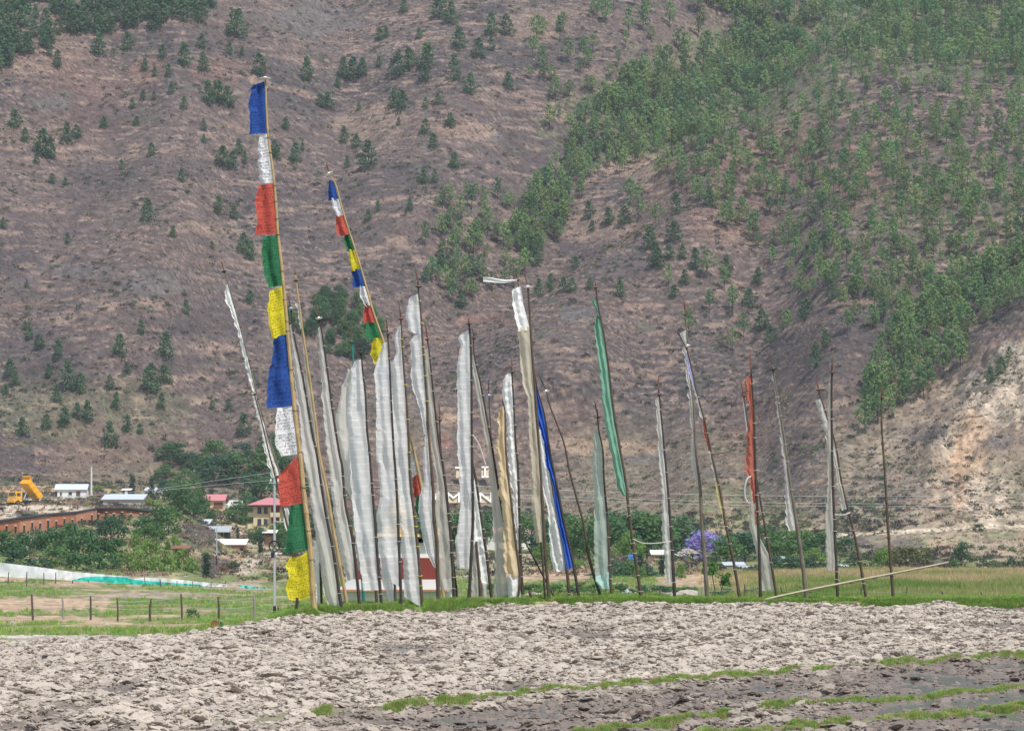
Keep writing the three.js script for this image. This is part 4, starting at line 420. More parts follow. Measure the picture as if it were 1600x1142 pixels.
// ------------ fences, tarpaulin wall, utility poles, wires
function fence(label, list, h, mat, wires, group) {   // list: column, row of the foot, height in pixels
  const ps = []; for (let i = 0; i < list.length; i += 3) { const p = hit(list[i], list[i + 1], 60); if (p) ps.push([p, list[i + 2] * -p.z / F]); }
  const o = ps[0][0], t = thing('post_fence', label, 'fence', o), q = rngOf(list.length); ps.forEach(([p, hh], i) => { const a = p.clone().sub(o), r = rr(.036, .06, q) * h, pts = [a.clone().add(new THREE.Vector3(0, -.3, 0)), a.clone().add(new THREE.Vector3(rr(-.05, .05, q), hh * .5, 0)), a.clone().add(new THREE.Vector3(rr(-.08, .08, q), hh * rr(.96, 1.04, q), 0))]; part('fence_post', tube(pts, r, r * .8, { n: 5, k: 7 }), pick(mat, q), t); });
  for (const f of wires) part('fence_wire', mergeGeometries(ps.slice(1).map(([p, hh], i) => { const [p0, h0] = ps[i], a = p0.clone().sub(o), b = p.clone().sub(o); a.y += h0 * f; b.y += hh * f; const m = a.clone().lerp(b, .5); m.y -= .06; return tube([a, m, b], .006, .006, { n: 6, k: 4 }); })), PT.wire, t);
}
fence('weathered wooden post fence across the lower meadow on the soil side', [51, 969.5, 42, 98.5, 968, 35, 141, 969, 38, 183, 971, 36, 234, 971, 36, 284, 971, 44, 341, 969.5, 36, 397, 968, 38, 436, 967, 20], 1.3, [PT.post, PT.greyPost, PT.post], [.55, .9]);
fence('thin far fence standing in front of the white and turquoise sheeting', [12, 914, 20, 41, 916, 22, 67, 914, 20, 86, 912, 18, 113, 911, 19, 138, 911, 17, 165, 911, 16, 193, 913, 15, 225.5, 916, 15, 250, 917, 12, 275.6, 918, 11, 300, 918, 10, 330, 918, 9, 352, 916, 8], 1.2, [PT.post], [.8]);
fence('row of short dark stakes along the grass behind the leaning flags', [965, 944, 21, 1031, 946, 27, 1096.5, 942, 25, 1164, 940, 27, 1222, 938, 20, 1283, 938, 16, 1345.5, 942, 24, 1417, 942, 24, 1475, 946, 22, 1536, 945, 20], 1.1, [PT.post, PT.post, PT.greyPost], [.75]);
{ // sheeting stretched along the far fence: white above, turquoise below
  const top = [-40, 874, 0, 879, 60, 886, 110, 893, 150, 896.5, 200, 901, 206, 905, 222, 902, 260, 903.5, 310, 909, 352, 912.5, 415, 917], low = [-40, 898, 0, 901, 60, 904, 110, 907, 150, 909, 220, 914, 260, 917, 300, 917, 352, 916, 415, 919], mid = [-40, 898, 0, 901, 60, 904, 112, 906.5, 130, 902, 150, 900.5, 196, 901.4, 208, 905.5, 225, 907, 260, 910, 310, 913, 318, 916, 352, 915.9, 415, 919], o = at(180, 912, 268), t = thing('fence_sheeting', 'white and turquoise plastic sheeting stretched along the far fence', 'sheeting', o);
  const strip = (up, dn, m, x0, x1, dz, n) => { const P = [], I = [], U = [], N = 150; for (let i = 0; i <= N; i++) for (let j = 0; j <= 4; j++) { const x = lerp(x0, x1, i / N), y = lerp(lut(up, x), lut(dn, x), j / 4), w = .10 * noise(x / 3, j * .4) + .05 * noise(x / 1.1, j), v = at(x, y, 268 - dz + w).sub(o); P.push(v.x, v.y, v.z); U.push(x / 15, j / 4); if (i && j) { const a = (i - 1) * 5 + j - 1; I.push(a, a + 1, a + 5, a + 1, a + 6, a + 5); } } part(n, geo(P, I, U), m, t); };
  strip(top, low, new THREE.MeshPhysicalMaterial({ color: rgb(.88, .89, .92), roughness: .6, transmission: .25, thickness: 0, side: THREE.DoubleSide }), -40, 354, 0, 'white_sheet'); strip(mid, low, M(.02, .52, .44, .6, { side: THREE.DoubleSide }), 112, 318, .25, 'turquoise_sheet'); const far = [368, 913.5, 380, 915, 410, 917.5, 418, 919], bot = [368, 914, 385, 920, 400, 922, 418, 921]; strip(far, bot, M(.02, .52, .44, .6, { side: THREE.DoubleSide }), 368, 418, .25, 'turquoise_sheet');
}
const wireRun = (name, label, a, b, sag, r = .010) => { const m = a.clone().lerp(b, .5); m.y -= sag; const q1 = a.clone().lerp(b, .25), q3 = a.clone().lerp(b, .75); q1.y -= sag * .75; q3.y -= sag * .75; const w = new THREE.Mesh(rel(tube([a, q1, m, q3, b], r, r, { n: 40, k: 5 }), a), PT.wire); w.name = numbered(name); w.position.copy(a); scene.add(w); return tag(w, label, 'wire'); };
{ // steel pole with a coil of cable
  const d = 141, s = d / F, p = at(428.5, 966, d), t = thing('utility_pole', 'grey steel utility pole with a cable coil and black foot', 'pole', p), H = 226 * s, y = (py) => (966 - py) * s;
  const c = (n, r0, r1, y0, y1, m) => { const g = new THREE.CylinderGeometry(r1, r0, y1 - y0, 12); g.translate(0, (y0 + y1) / 2, 0); part(n, g, m, t); }; c('pole_foot', .085, .085, -.5, y(946), PT.black); c('pole_shaft', .08, .06, y(946), H, PT.steel); for (const py of [754.5, 815]) part('cross_arm', box(py < 800 ? .6 : .5, .06, .08, py < 800 ? 0 : .3, y(py), .09), PT.steel, t); for (const x of [-.2, .2]) { const g = new THREE.CylinderGeometry(.03, .04, .16, 8); g.translate(x, y(750), .09); part('insulator', g, PT.white, t); }
  const rings = []; for (const r of [8.6, 7.8, 8.2]) { const g = new THREE.TorusGeometry(r * s, .022, 6, 30); g.translate(0, y(853.5), .11 + (r - 8) * .03); rings.push(g); } for (const a of [0, 1.05, 2.1]) { const g = new THREE.BoxGeometry(16 * s, .03, .02); g.rotateZ(a); g.translate(0, y(853.5), .1); rings.push(g); } part('cable_coil', plain(rings), PT.cable, t); part('junction_box', box(.16, .3, .14, -.1, y(867), .12), PT.black, t); part('small_lamp', box(.1, .12, .1, .1, y(865), .14), PT.white, t);
  const A = at(428, 738, d), B = at(428, 750, d); wireRun('overhead_wire', 'upper power wire running from the steel pole over the village trees', A, at(-140, 767, 300), 1.2); wireRun('overhead_wire', 'lower power wire running from the steel pole over the village roofs', B, at(-140, 775, 300), .6);
  wireRun('overhead_wire', 'uppermost power wire crossing the hillside behind the flags', at(429, 741, d), at(1900, 757, 210), 1.1, .009); wireRun('overhead_wire', 'middle power wire crossing the hillside behind the flags', at(429, 752, d), at(1900, 772, 210), 1.0, .010); wireRun('overhead_wire', 'lowest power wire crossing the hillside behind the flags', at(429, 757, d), at(1900, 776, 210), 1.0, .009);
}
{ const d = 520, p = at(142, 774, d), t = thing('concrete_pole', 'bare pale concrete pole standing beside the white-walled house', 'pole', p); const g = new THREE.CylinderGeometry(.14, .24, 45 * d / F, 10); g.translate(0, 22 * d / F, 0); part('pole_shaft', g, PT.concrete, t); part('pole_cap', box(.34, .08, .34, 0, 44.4 * d / F, 0), PT.concrete, t); }
{ const d = 330, p = at(338, 875, d), t = thing('village_pole', 'thin grey pole with a black foot above the earth bank', 'pole', p); const c = (n, y0, y1, m) => { const g = new THREE.CylinderGeometry(.06, .09, y1 - y0, 8); g.translate(0, (y0 + y1) / 2, 0); part(n, g, m, t); }; c('pole_shaft', .6, 50 * d / F, PT.steel); c('pole_foot', -.5, .6, PT.black); }
{ // small things by the field edge
  const p = ground(335, 49.5), s = -p.z / F, t = thing('marker_block', 'small rusty brown block standing on the field corner', 'marker', p); const g = new THREE.BoxGeometry(10.5 * s, 12 * s, .16, 3, 3, 3), v = g.attributes.position; for (let i = 0; i < v.count; i++) v.setXYZ(i, v.getX(i) + .008 * noise(v.getY(i) * 30, i), v.getY(i) + .012 * noise(v.getX(i) * 30, v.getZ(i) * 30), v.getZ(i)); g.translate(0, 5 * s, 0); g.computeVertexNormals(); part('block', g, PT.rust, t); part('block_cap', box(6 * s, 2 * s, .1, 0, 11.6 * s, 0), M(.1, .05, .03), t);
  const p2 = ground(345, 49.4), t2 = thing('plastic_stub', 'short green plastic pipe beside the rusty block', 'pipe', p2), c = new THREE.CylinderGeometry(1.9 * s, 2.0 * s, 10 * s, 14, 1, true); c.translate(0, 4 * s, 0); part('pipe_wall', c, M(.03, .10, .07, .5, { side: THREE.DoubleSide }), t2); const r = new THREE.TorusGeometry(1.9 * s, .004, 6, 16); r.rotateX(1.57); r.translate(0, 9 * s, 0); part('pipe_rim', r, M(.05, .14, .1), t2);
  const p3 = hit(980, 940, 62), t3 = thing('ground_sheet', 'blue-grey plastic sheet crumpled over a low heap', 'tarpaulin', p3), g3 = new THREE.PlaneGeometry(1, 1, 60, 24), v3 = g3.attributes.position, s3 = -p3.z / F; g3.rotateX(-Math.PI / 2); for (let i = 0; i < v3.count; i++) { const a = v3.getX(i) * 2, b = v3.getZ(i) * 2, m = Math.max(0, 1 - a * a) * Math.max(0, 1 - b * b); v3.setXYZ(i, a * 27 * s3, (m * 10 + 5 * Math.abs(noise(a * 4, b * 3)) + 2 * noise(a * 11, b * 9)) * s3 * (.4 + m), b * .9); } g3.computeVertexNormals(); part('sheet', g3, M(.30, .34, .42, .5, { side: THREE.DoubleSide }), t3);
  for (const [x, y, w, h, l] of [[1075, 942, 52, 17, 'pale heap of earth and rubble behind the thick grey pole'], [840, 934, 34, 12, 'low heap of brown soil behind the stick'], [165, 977, 14, 10, 'light boulder lying in the turned soil'], [21, 976, 12, 8, 'flat grey boulder at the foot of the post fence']]) { const p = hit(x, y, 58), s = -p.z / F, g = clodShape(70 + w), t = thing(w > 20 ? 'earth_heap' : 'boulder', l, w > 20 ? 'heap' : 'boulder', p); g.scale(w * .62 * s, h * 1.5 * s, w * .4 * s); part(w > 20 ? 'heap_body' : 'stone', g, M(.42, .37, .32, .95), t); if (w > 20) { const q = rngOf(w), sp = []; for (let i = 0; i < 160; i++) { const a = q() * 6.28, r = Math.sqrt(q()), k = rr(.04, .16, q); sp.push([p.x + r * .55 * w * s * Math.cos(a), p.y + (1 - r) * h * .9 * s, p.z + .3 * w * s * r * Math.sin(a), k, k * .7, k, q() * 6]); } scatter('loose_stones', [clodShape(3)], M(.44, .40, .36, .95), sp, t); } }
}

// ---------------------------------------------------------------- prayer flags: pole, finial, ties and long cloths
const silk = (r, g, b, tr, rough = .78, o = {}) => new THREE.MeshPhysicalMaterial({ color: rgb(r, g, b), transmission: tr, roughness: rough, thickness: 0, side: THREE.DoubleSide, specularIntensity: .5, ...o });
const weave = (seams, base, line, c) => canvasTex(128, 128, (g, w, h) => { const q = rngOf(seams ? 3 : 4); g.fillStyle = base; g.fillRect(0, 0, w, h); for (let i = 0; i < 90; i++) { g.fillStyle = `rgba(${c},${.02 + .06 * q()})`; g.fillRect(q() * w, 0, 1 + 2 * q(), h); } if (seams) { g.fillStyle = line; g.fillRect(0, 0, w, 6); } }, true);
const seamMap = weave(true, '#ececec', '#ffffff', '255,255,255'), plainMap = weave(false, '#f0eeea', '#fff', '120,118,112'), seamThrough = canvasTex(64, 128, (g, w, h) => { const q = rngOf(9); g.fillStyle = '#fff'; g.fillRect(0, 0, w, h); for (let i = 0; i < 40; i++) { g.fillStyle = `rgba(150,150,150,${.16 * q()})`; g.fillRect(q() * w, 0, 1, h); } g.fillStyle = '#707070'; g.fillRect(0, 0, w, 6); }, false);
// block print on the square panels: rows of small characters, a frame, a figure in the middle
const printMap = (seed, ink, a) => canvasTex(256, 320, (g, w, h) => { const q = rngOf(seed); g.fillStyle = '#fff'; g.fillRect(0, 0, w, h); g.strokeStyle = g.fillStyle = ink; g.globalAlpha = a; for (let r = 0; r < 15; r++) { if (r === 7) continue; for (let x = 22; x < w - 26;) { const b = 7 + q() * 9, y = 22 + r * 19.5 + 4 * q(); if (q() < .8) { const yy = 0; g.lineWidth = 1.6 + 2 * q(); g.beginPath(); g.moveTo(x, y); g.lineTo(x + b * .8, y + 1); if (q() < .7) { g.moveTo(x + b * .4, y); g.quadraticCurveTo(x + b * .1, y + 6, x + b * .5, y + 11); } if (q() < .5) { g.moveTo(x + b * .7, y); g.lineTo(x + b * .6, y + 12); } g.stroke(); } x += b + 3; } } for (let i = 0; i < 420; i++) { g.globalAlpha = a * .5 * q(); g.fillRect(q() * w, q() * h, 2 + 7 * q(), 2 + 5 * q()); } }, true, false);
const inkStrong = printMap(11, '#15141a', .85), inkSoft = printMap(12, '#201c18', .55), inkFaint = printMap(13, '#101010', .34);
const CL = { seam: silk(.99, .985, .98, .56, .84, { map: seamMap, transmissionMap: seamThrough }), sheer: silk(.96, .95, .93, .58, .82, { map: plainMap }), grey: silk(.88, .86, .81, .66, .76, { map: plainMap }), satin: silk(.94, .93, .91, .42, .92), ochre: silk(.80, .65, .42, .42, .9), beige: silk(.90, .83, .68, .55, .78, { map: plainMap }), blueSatin: silk(.045, .15, .60, .2, .42), green: silk(.25, .50, .37, .42, .85), paleGreen: silk(.70, .82, .76, .62, .78, { map: plainMap }), teal: silk(.55, .78, .73, .45, .85), redTorn: silk(.58, .19, .13, .5, .86), violet: silk(.62, .64, .88, .4, .9), paleYellow: silk(.86, .80, .42, .45, .9),
  blue: silk(.026, .085, .34, .22, .95, { map: inkSoft }), white: silk(.86, .85, .86, .3, .95, { map: inkStrong }), red: silk(.62, .11, .08, .32, .95, { map: inkSoft }), greenP: silk(.035, .19, .085, .25, .95, { map: inkSoft }), yellow: silk(.80, .68, .03, .38, .95, { map: inkSoft }) };
const grainTex = canvasTex(64, 256, (g, w, h) => { const q = rngOf(17); g.fillStyle = '#d8d8d8'; g.fillRect(0, 0, w, h); for (let i = 0; i < 160; i++) { g.fillStyle = q() < .5 ? `rgba(40,32,24,${.25 * q()})` : `rgba(255,250,235,${.3 * q()})`; g.fillRect(q() * w, q() * h, 1 + 2 * q(), 20 + 90 * q()); } });
const POLE = { dark: M(.075, .062, .054, .9, { map: grainTex }), brown: M(.13, .095, .068, .9, { map: grainTex }), grey: M(.24, .205, .17, .9, { map: grainTex }), bamboo: M(.62, .45, .22, .6, { map: grainTex }), straw: M(.60, .52, .38, .7, { map: grainTex }), teal: M(.02, .30, .29, .6, { map: grainTex }) };
const FIN = { red: M(.15, .048, .04, .9), brown: M(.12, .062, .042, .85), white: M(.85, .84, .80, .7), dark: M(.05, .042, .04, .8), blue: M(.42, .46, .66, .7), rustRed: M(.19, .075, .055, .9) };
const tieWhite = M(.55, .53, .49, .9), tieYellow = M(.85, .72, .05, .8), tieDark = M(.06, .05, .045, .9);
const px2 = (d) => d / F;
function clothGeo(o, p, d, c, seed) {                 // one cloth: its hoist follows the pole, its fly edge follows the outline c.l
  const s = px2(d), n = Math.max(8, Math.round((c.y[1] - c.y[0]) / 2.6)), m = c.m ?? 10, P = [], I = [], U = [], q = rngOf(seed), ph = q() * 9, A = (c.w ?? .055), k = c.folds ?? 1.5, off = c.off ?? 1.2;
  for (let i = 0; i <= n; i++) {
    const u = i / n, yR = lerp(c.y[0], c.y[1], u), yL = yR + lerp(c.sT ?? -2, c.sB ?? 3, u), xR = xAt(c.h ?? p, yR) - off; let xL = xAt(c.l, clamp(yL, c.l[1], c.l[c.l.length - 1])) + (c.torn ?? .8) * (noise(yL / 5 + seed, 1) + .6 * noise(yL / 1.9, seed)); xL = xR - (xR - xL) * (c.fit ? 1 : 1.1); if (xL > xR - 1.5) xL = xR - 1.5;
    for (let j = 0; j <= m; j++) {
      const t = j / m, x = lerp(xR, xL, t), y = lerp(yR, yL, t) + (c.sag ?? 0) * Math.sin(Math.PI * t), X = (x - xR) * s, Y = y * s;
      const w = A * Math.pow(t, .6) * (Math.sin(2 * Math.PI * (t * k + Y * .22 + ph)) + .7 * Math.sin(2 * Math.PI * (Y * .55 - t * .7 + ph * 2)) * t + .8 * noise(X * 3 + seed, Y * 1.4)) + (c.mat === 'satin' || c.mat === 'teal' || c.mat === 'ochre' ? 1.7 : c.fit ? .6 : 1) * Math.min(1, t * 6) * (.030 * noise(X * 12, Y * 3.2 + seed) + .020 * (c.mat === 'satin' ? noise(X * 17 + Y * 9, Y * 11 + seed) : noise(X * 21 + Y * 2.6, Y * 2.2 + seed)) + .008 * noise(X * 34 - Y * 5, Y * (c.mat === 'satin' ? 24 : 6) + seed));
      const v = at(x, y, d - (c.front ?? 0) + w); P.push(v.x - o.x, v.y - o.y, v.z - o.z); U.push(c.fit ? 1 - t : Math.abs(X), c.fit ? 1 - u : Y / (c.rep ?? .15) + X * .35);
      if (i && j) { const a = (i - 1) * (m + 1) + j - 1, b = a + m + 1; I.push(a, b, a + 1, a + 1, b, b + 1); }
    }
  }
  return geo(P, I, U);
}
let fseed = 500; const FLAGGROUP = 'prayer flags on tall poles along the field bank';
function flag(name, label, o) {
  const n = o.p.length, bx = o.p[n - 2], d = Math.max(fedge(bx) + .2, fedge(bx) + .55 + (o.d - 53.5) * .4), s = px2(d), b = ground(bx, d); b.y -= .12; const t = thing(name, label, o.cat ?? 'prayer flag', b, o.group ?? FLAGGROUP), q = rngOf(++fseed);
  const pts = []; for (let i = 0; i < n; i += 2) pts.push(at(o.p[i], o.p[i + 1], d + (o.lean ?? 0) * (1 - i / n)).sub(b)); const foot = b.clone().sub(b); if (pts[pts.length - 1].y > .02) pts.push(foot); const r = o.r ?? [1.3, 3];
  const pole = part('pole', tube(pts, r[0] * s * .9, r[1] * s * (o.pm === 'bamboo' ? .95 : .82), { step: .07, k: 8, node: o.node ?? .42, ph: q() * .4 }), POLE[o.pm ?? 'dark'], t);
  if (o.disc) { const c = at(o.disc[0], o.disc[1], d).sub(b), R0 = (o.disc[2] ?? 6) * s, g = new THREE.LatheGeometry([[0, -.6], [.3, -.7], [.95, -.14], [1, 0], [.95, .10], [.34, .12], [.26, .7], [0, .7]].map(([x, y]) => new THREE.Vector2(x * R0, y * 3.2 * s)), 18); const L = Math.atan2(xAt(o.p, o.disc[1]) - xAt(o.p, o.disc[1] - 20), 20); g.rotateZ(L + rr(-.08, .08, q)); g.translate(c.x, c.y, c.z); part('finial_disc', g, FIN[o.dm ?? 'brown'], t); }
  if (o.tip) { const c = at(o.tip[2] ?? o.disc[0], o.tip[3] ?? o.disc[1], d).sub(b), e = at(o.tip[0], o.tip[1], d).sub(b), L = c.distanceTo(e), w = (o.tw ?? 1.5) * s, sh = new THREE.Shape([[-.45, 0], [-.4, .28], [-1, .36], [-.75, .7], [0, 1], [.75, .7], [1, .36], [.4, .28], [.45, 0]].map(([x, y]) => new THREE.Vector2(x * w, y * L))), g = new THREE.ExtrudeGeometry(sh, { depth: .010, bevelSize: .003, bevelThickness: .006, bevelSegments: 1 }); g.rotateZ(-Math.atan2(e.x - c.x, e.y - c.y)); g.translate(c.x, c.y, c.z - .005); part('finial_spike', g, FIN[o.tm ?? 'red'], t); }
  for (const c of o.c ?? []) part(c.n ?? 'flag_cloth', clothGeo(b, o.p, d, c, ++fseed), CL[c.mat], t, c.lb);
  if (o.ties) { const gs = [], [y0, y1, st] = o.ties; for (let y = y0; y < y1; y += st * rr(.4, 2.6, q)) { const v = at(xAt(o.p, y), y, d).sub(b), rad = (lerp(r[0], r[1], (y - o.p[1]) / (o.p[n - 1] - o.p[1])) + .5) * s, g = new THREE.TorusGeometry(rad - .2 * s, .42 * s, 5, 8); g.rotateX(1.57 + rr(-.3, .3, q)); g.rotateZ(rr(-.2, .2, q)); g.translate(v.x, v.y, v.z); gs.push(g); const e = new THREE.BoxGeometry(rr(.5, 2.0, q) * s, rr(.4, .9, q) * s, .006); e.rotateZ(rr(-.9, .9, q)); e.translate(v.x + (rad + .7 * s) * (q() < .7 ? 1 : -1), v.y, v.z + rad * .6); gs.push(e); } const m = part('cloth_ties', plain(gs), o.tiem ?? tieWhite, t); m.userData.kind = 'stuff'; }
  return t;
}
const P5 = (list) => list.map(([mat, y0, y1, l, lb, x]) => ({ mat, n: 'flag_panel', y: [y0, y1], l, lb, fit: 1, w: .06, folds: 1.1, torn: 1.1, off: 1.6, ...(x ?? {}) }));
flag('multicolour_flag_pole', 'tallest pole, of bamboo, with ten large panels in blue, white, red, green and yellow', { d: 51.2, p: [414, 122, 418, 206, 428, 285, 434, 366, 442.5, 445, 449, 520, 459, 632, 468, 708, 476, 786, 484.5, 859, 489, 933, 492, 963], r: [1.5, 4.6], pm: 'bamboo', disc: [414, 122, 9.5], dm: 'white', tip: [413.5, 94], tm: 'brown', tw: 1.1, node: .38, ties: [215, 930, 25], tiem: tieDark, group: 'tall poles with square coloured panels',
  c: P5([['blue', 127, 208, [404, 124, 392, 138, 387.5, 165, 391, 190, 389, 212], 'blue panel', { sT: 6, sB: 2 }], ['white', 209, 285, [412, 206, 401, 224, 404, 250, 405, 270, 408, 290], 'torn white printed panel', { sT: 3, sB: 2, torn: 2.6 }], ['red', 286, 366, [404, 286, 398, 315, 401, 340, 398, 368], 'red panel', { sT: 4, sB: 1 }], ['greenP', 367, 446, [411, 366, 408, 395, 411, 425, 420, 452], 'green panel', { sT: 3, sB: 4 }], ['yellow', 447, 522, [422, 450, 417, 480, 420, 505, 427, 535], 'yellow panel', { sT: 8, sB: 8 }], ['blue', 520, 634, [427, 526, 425, 560, 418, 590, 416, 640], 'blue panel', { sT: 8, sB: 4 }], ['white', 634, 709, [433, 636, 430, 665, 430, 695, 440, 716], 'white printed panel', { sT: 4, sB: 4 }], ['red', 710, 786, [452, 724, 434, 745, 435, 775, 438, 794], 'red panel', { sT: 20, sB: 6 }], ['greenP', 786, 858, [453, 790, 449, 830, 443, 868], 'green panel', { sT: 4, sB: 6 }], ['yellow', 859, 931, [454, 868, 446, 884, 452, 903, 445, 920, 452, 936], 'yellow panel', { sT: 12, sB: 6, sag: 4 }]]) });
flag('multicolour_flag_pole', 'leaning bamboo pole with small bright panels rising behind the white flags', { d: 56.5, p: [517, 276, 522.6, 285, 538, 338, 560, 407, 572, 448, 582, 484, 599, 534, 622, 612, 645, 700, 660, 766, 680, 860, 697, 955], r: [1.2, 3], pm: 'bamboo', disc: [514, 271, 6.5], dm: 'white', tip: [509, 253], tm: 'red', tw: 1.2, group: 'tall poles with square coloured panels',
  c: P5([['blue', 283, 311, [514, 286, 511, 300, 513, 314], 'small blue panel'], ['white', 311, 336, [518, 314, 519, 325, 527, 339], 'small white panel'], ['red', 337, 366, [525, 345, 524, 355, 528, 369], 'small red panel'], ['greenP', 366, 391, [538, 370, 537, 380, 542, 393], 'small green panel'], ['yellow', 391, 421, [546, 395, 546, 410, 549, 424], 'small yellow panel'], ['blue', 421, 447, [549, 424, 550, 436, 552, 449], 'small blue panel'], ['white', 448, 477, [563, 452, 562, 464, 572, 480], 'small white panel'], ['red', 476, 503, [569, 480, 567, 492, 568, 505], 'small red panel'], ['greenP', 504, 528, [573, 508, 570, 516, 574, 530], 'small green panel'], ['yellow', 529, 566, [582, 534, 578, 552, 586, 570], 'small yellow panel'], ['blue', 567, 592, [590, 570, 589, 582, 592, 594], 'small blue panel'], ['white', 704, 742, [641, 708, 641, 725, 645, 744], 'small white panel'], ['red', 742, 775, [646, 746, 645, 760, 648, 779], 'small red panel'], ['greenP', 776, 806, [650, 779, 648, 792, 652, 808], 'small green panel']]) });
flag('prayer_flag', 'narrow white flag on the strongly leaning thin pole nearest the steel pole', { d: 57.5, p: [348, 416, 366, 478, 387, 557, 407, 641, 437, 742, 470, 860, 503, 963], r: [1, 2.6], pm: 'grey', disc: [349.4, 423.8, 4.5], dm: 'dark', tip: [345, 405], tw: .9, ties: [480, 730, 22], tiem: tieDark, c: [{ mat: 'satin', y: [444, 742], l: [352, 444, 351, 462, 362, 492, 372, 520, 388, 590, 402, 650, 416, 700, 431, 742], sT: 2, torn: 1.6 }, { mat: 'satin', y: [795, 830], l: [445, 795, 446, 815, 449, 836], torn: 2, n: 'flag_scrap' }] });
flag('prayer_flag', 'ragged white strip on the short pole crossing the strongly leaning one', { d: 58, p: [397, 616, 404, 641, 421, 712, 436, 770, 458, 870, 468, 966], r: [1, 2.4], pm: 'brown', disc: [397, 616, 4], dm: 'brown', tip: [381, 597], tw: .8, c: [{ mat: 'satin', y: [619, 745], l: [399, 619, 402, 640, 407, 670, 416, 715, 426, 748], torn: 2.4 }] });
flag('prayer_flag', 'narrow grey-white cloth hugging the bamboo pole just beside the tallest pole', { d: 55.5, p: [461, 430, 468.5, 487, 473, 520, 494, 669, 497, 700, 511.5, 773, 521, 830, 535, 906, 545, 962], r: [1.4, 3], pm: 'bamboo', disc: [462, 438, 4.5], dm: 'brown', tip: [460, 419], tw: .8, tm: 'brown', c: [{ mat: 'grey', y: [515, 905], l: [470, 510, 474, 560, 477, 600, 486, 680, 498, 770, 508, 830, 523, 905], torn: 1.4 }, { mat: 'satin', y: [475, 512], l: [463, 475, 466, 490, 470, 514], torn: 3, n: 'flag_scrap' }] });
flag('prayer_flag', 'broad plain grey cloth on the black pole topped by a bluish disc', { d: 52, p: [454, 478, 457, 512, 474, 596, 489.5, 686, 493, 700, 508, 798, 520, 859, 530, 928, 535, 963], r: [1.2, 3.2], disc: [454.5, 482, 5.5], dm: 'blue', tip: [449, 460], tw: .9, tm: 'brown', ties: [520, 950, 26], c: [{ mat: 'sheer', y: [505, 964], l: [452, 505, 461, 590, 471, 669, 473, 700, 483, 749, 492, 822, 502, 884, 508, 928, 520, 964], sT: 4, w: .05 }] });
flag('prayer_flag', 'grey-white cloth twisted at its top on the pole left of the teal one', { d: 53, p: [497, 490, 503.5, 526, 510.5, 574, 522, 660, 531.5, 716, 533.6, 724, 540, 793, 549.5, 837, 558, 908, 563, 961], r: [1.2, 3.2], disc: [498, 497, 5.8], dm: 'white', tip: [491, 464], tw: 1, tm: 'brown', ties: [540, 900, 26], c: [{ mat: 'sheer', y: [510, 904], l: [496, 506, 499, 545, 499, 560, 503, 585, 503.5, 624, 510.5, 688, 514, 712, 517.6, 744, 524, 818, 535, 876, 543, 908], sT: 2, sB: 4, torn: 1.2 }] });
flag('prayer_flag', 'sheer cloth billowing outward from the teal painted pole', { d: 58, p: [549, 530, 552, 568, 556, 680, 560, 800, 565.5, 896, 569.5, 962], r: [1.4, 3], pm: 'teal', disc: [549, 534, 4.5], dm: 'rustRed', tip: [548, 508], tw: 1, tm: 'brown', c: [{ mat: 'sheer', y: [578, 890], l: [544, 583, 536, 602, 527, 652, 526.5, 680, 533, 716, 541, 755, 549, 785, 553, 830, 560, 892], w: .09 }] });
flag('prayer_flag', 'broad seamed white flag on the pole with a black disc beside the teal pole', { d: 53, p: [563.6, 545, 566.5, 579, 570.6, 616, 573.5, 674, 576.5, 700, 581, 759, 586, 820, 590, 876, 597, 958], r: [1.3, 3], disc: [563.6, 551, 4.8], dm: 'dark', tip: [563.6, 526], tw: .7, tm: 'dark', ties: [590, 950, 27], c: [{ mat: 'seam', y: [561, 922], l: [556, 561, 549.6, 576, 551, 590, 546, 625, 544, 650, 548, 690, 549.5, 732, 553, 786, 558, 837, 566.6, 896, 569, 924], sT: 4, sB: 1, w: .07 }] });
flag('prayer_flag', 'broad seamed white flag that covers the end of the coloured panels', { d: 52.6, p: [605, 515, 608.5, 568, 611, 624, 615.6, 711, 617, 724, 620.6, 786, 623, 847, 625.5, 908, 627, 955], r: [1.3, 3], disc: [606, 522, 4.5], dm: 'brown', tip: [602.5, 494], tw: 1, ties: [560, 950, 26], c: [{ mat: 'seam', y: [533, 918], l: [600, 533, 596, 546, 586, 579, 590, 630, 590, 717, 592.5, 725, 596, 773, 591, 805, 594, 859, 600, 894, 604, 905], sT: 4, sB: -14, w: .065 }, { mat: 'seam', y: [885, 952], h: [612, 885, 618, 952], l: [594, 880, 598, 908, 607, 935, 612, 952], sB: -4, front: -.25, n: 'flag_tail' }] });
flag('prayer_flag', 'seamed white flag with a crumpled top on the brown-tipped pole', { d: 53.4, p: [625, 485, 627, 512, 629.5, 560, 634, 613, 638, 680, 641, 749, 647.5, 810, 652.5, 857, 655, 884, 660, 952], r: [1.3, 3], pm: 'brown', disc: [626, 498, 5], dm: 'rustRed', tip: [622.5, 468], tw: 1, tm: 'rustRed', ties: [530, 945, 30], tiem: tieYellow, c: [{ mat: 'seam', y: [508, 950], l: [622, 506, 617, 530, 620, 551, 611, 571, 612, 600, 613, 624, 617, 680, 618, 712, 622, 749, 624, 798, 629, 847, 633, 896, 634, 926], sT: 4, sB: -18, w: .075 }] });
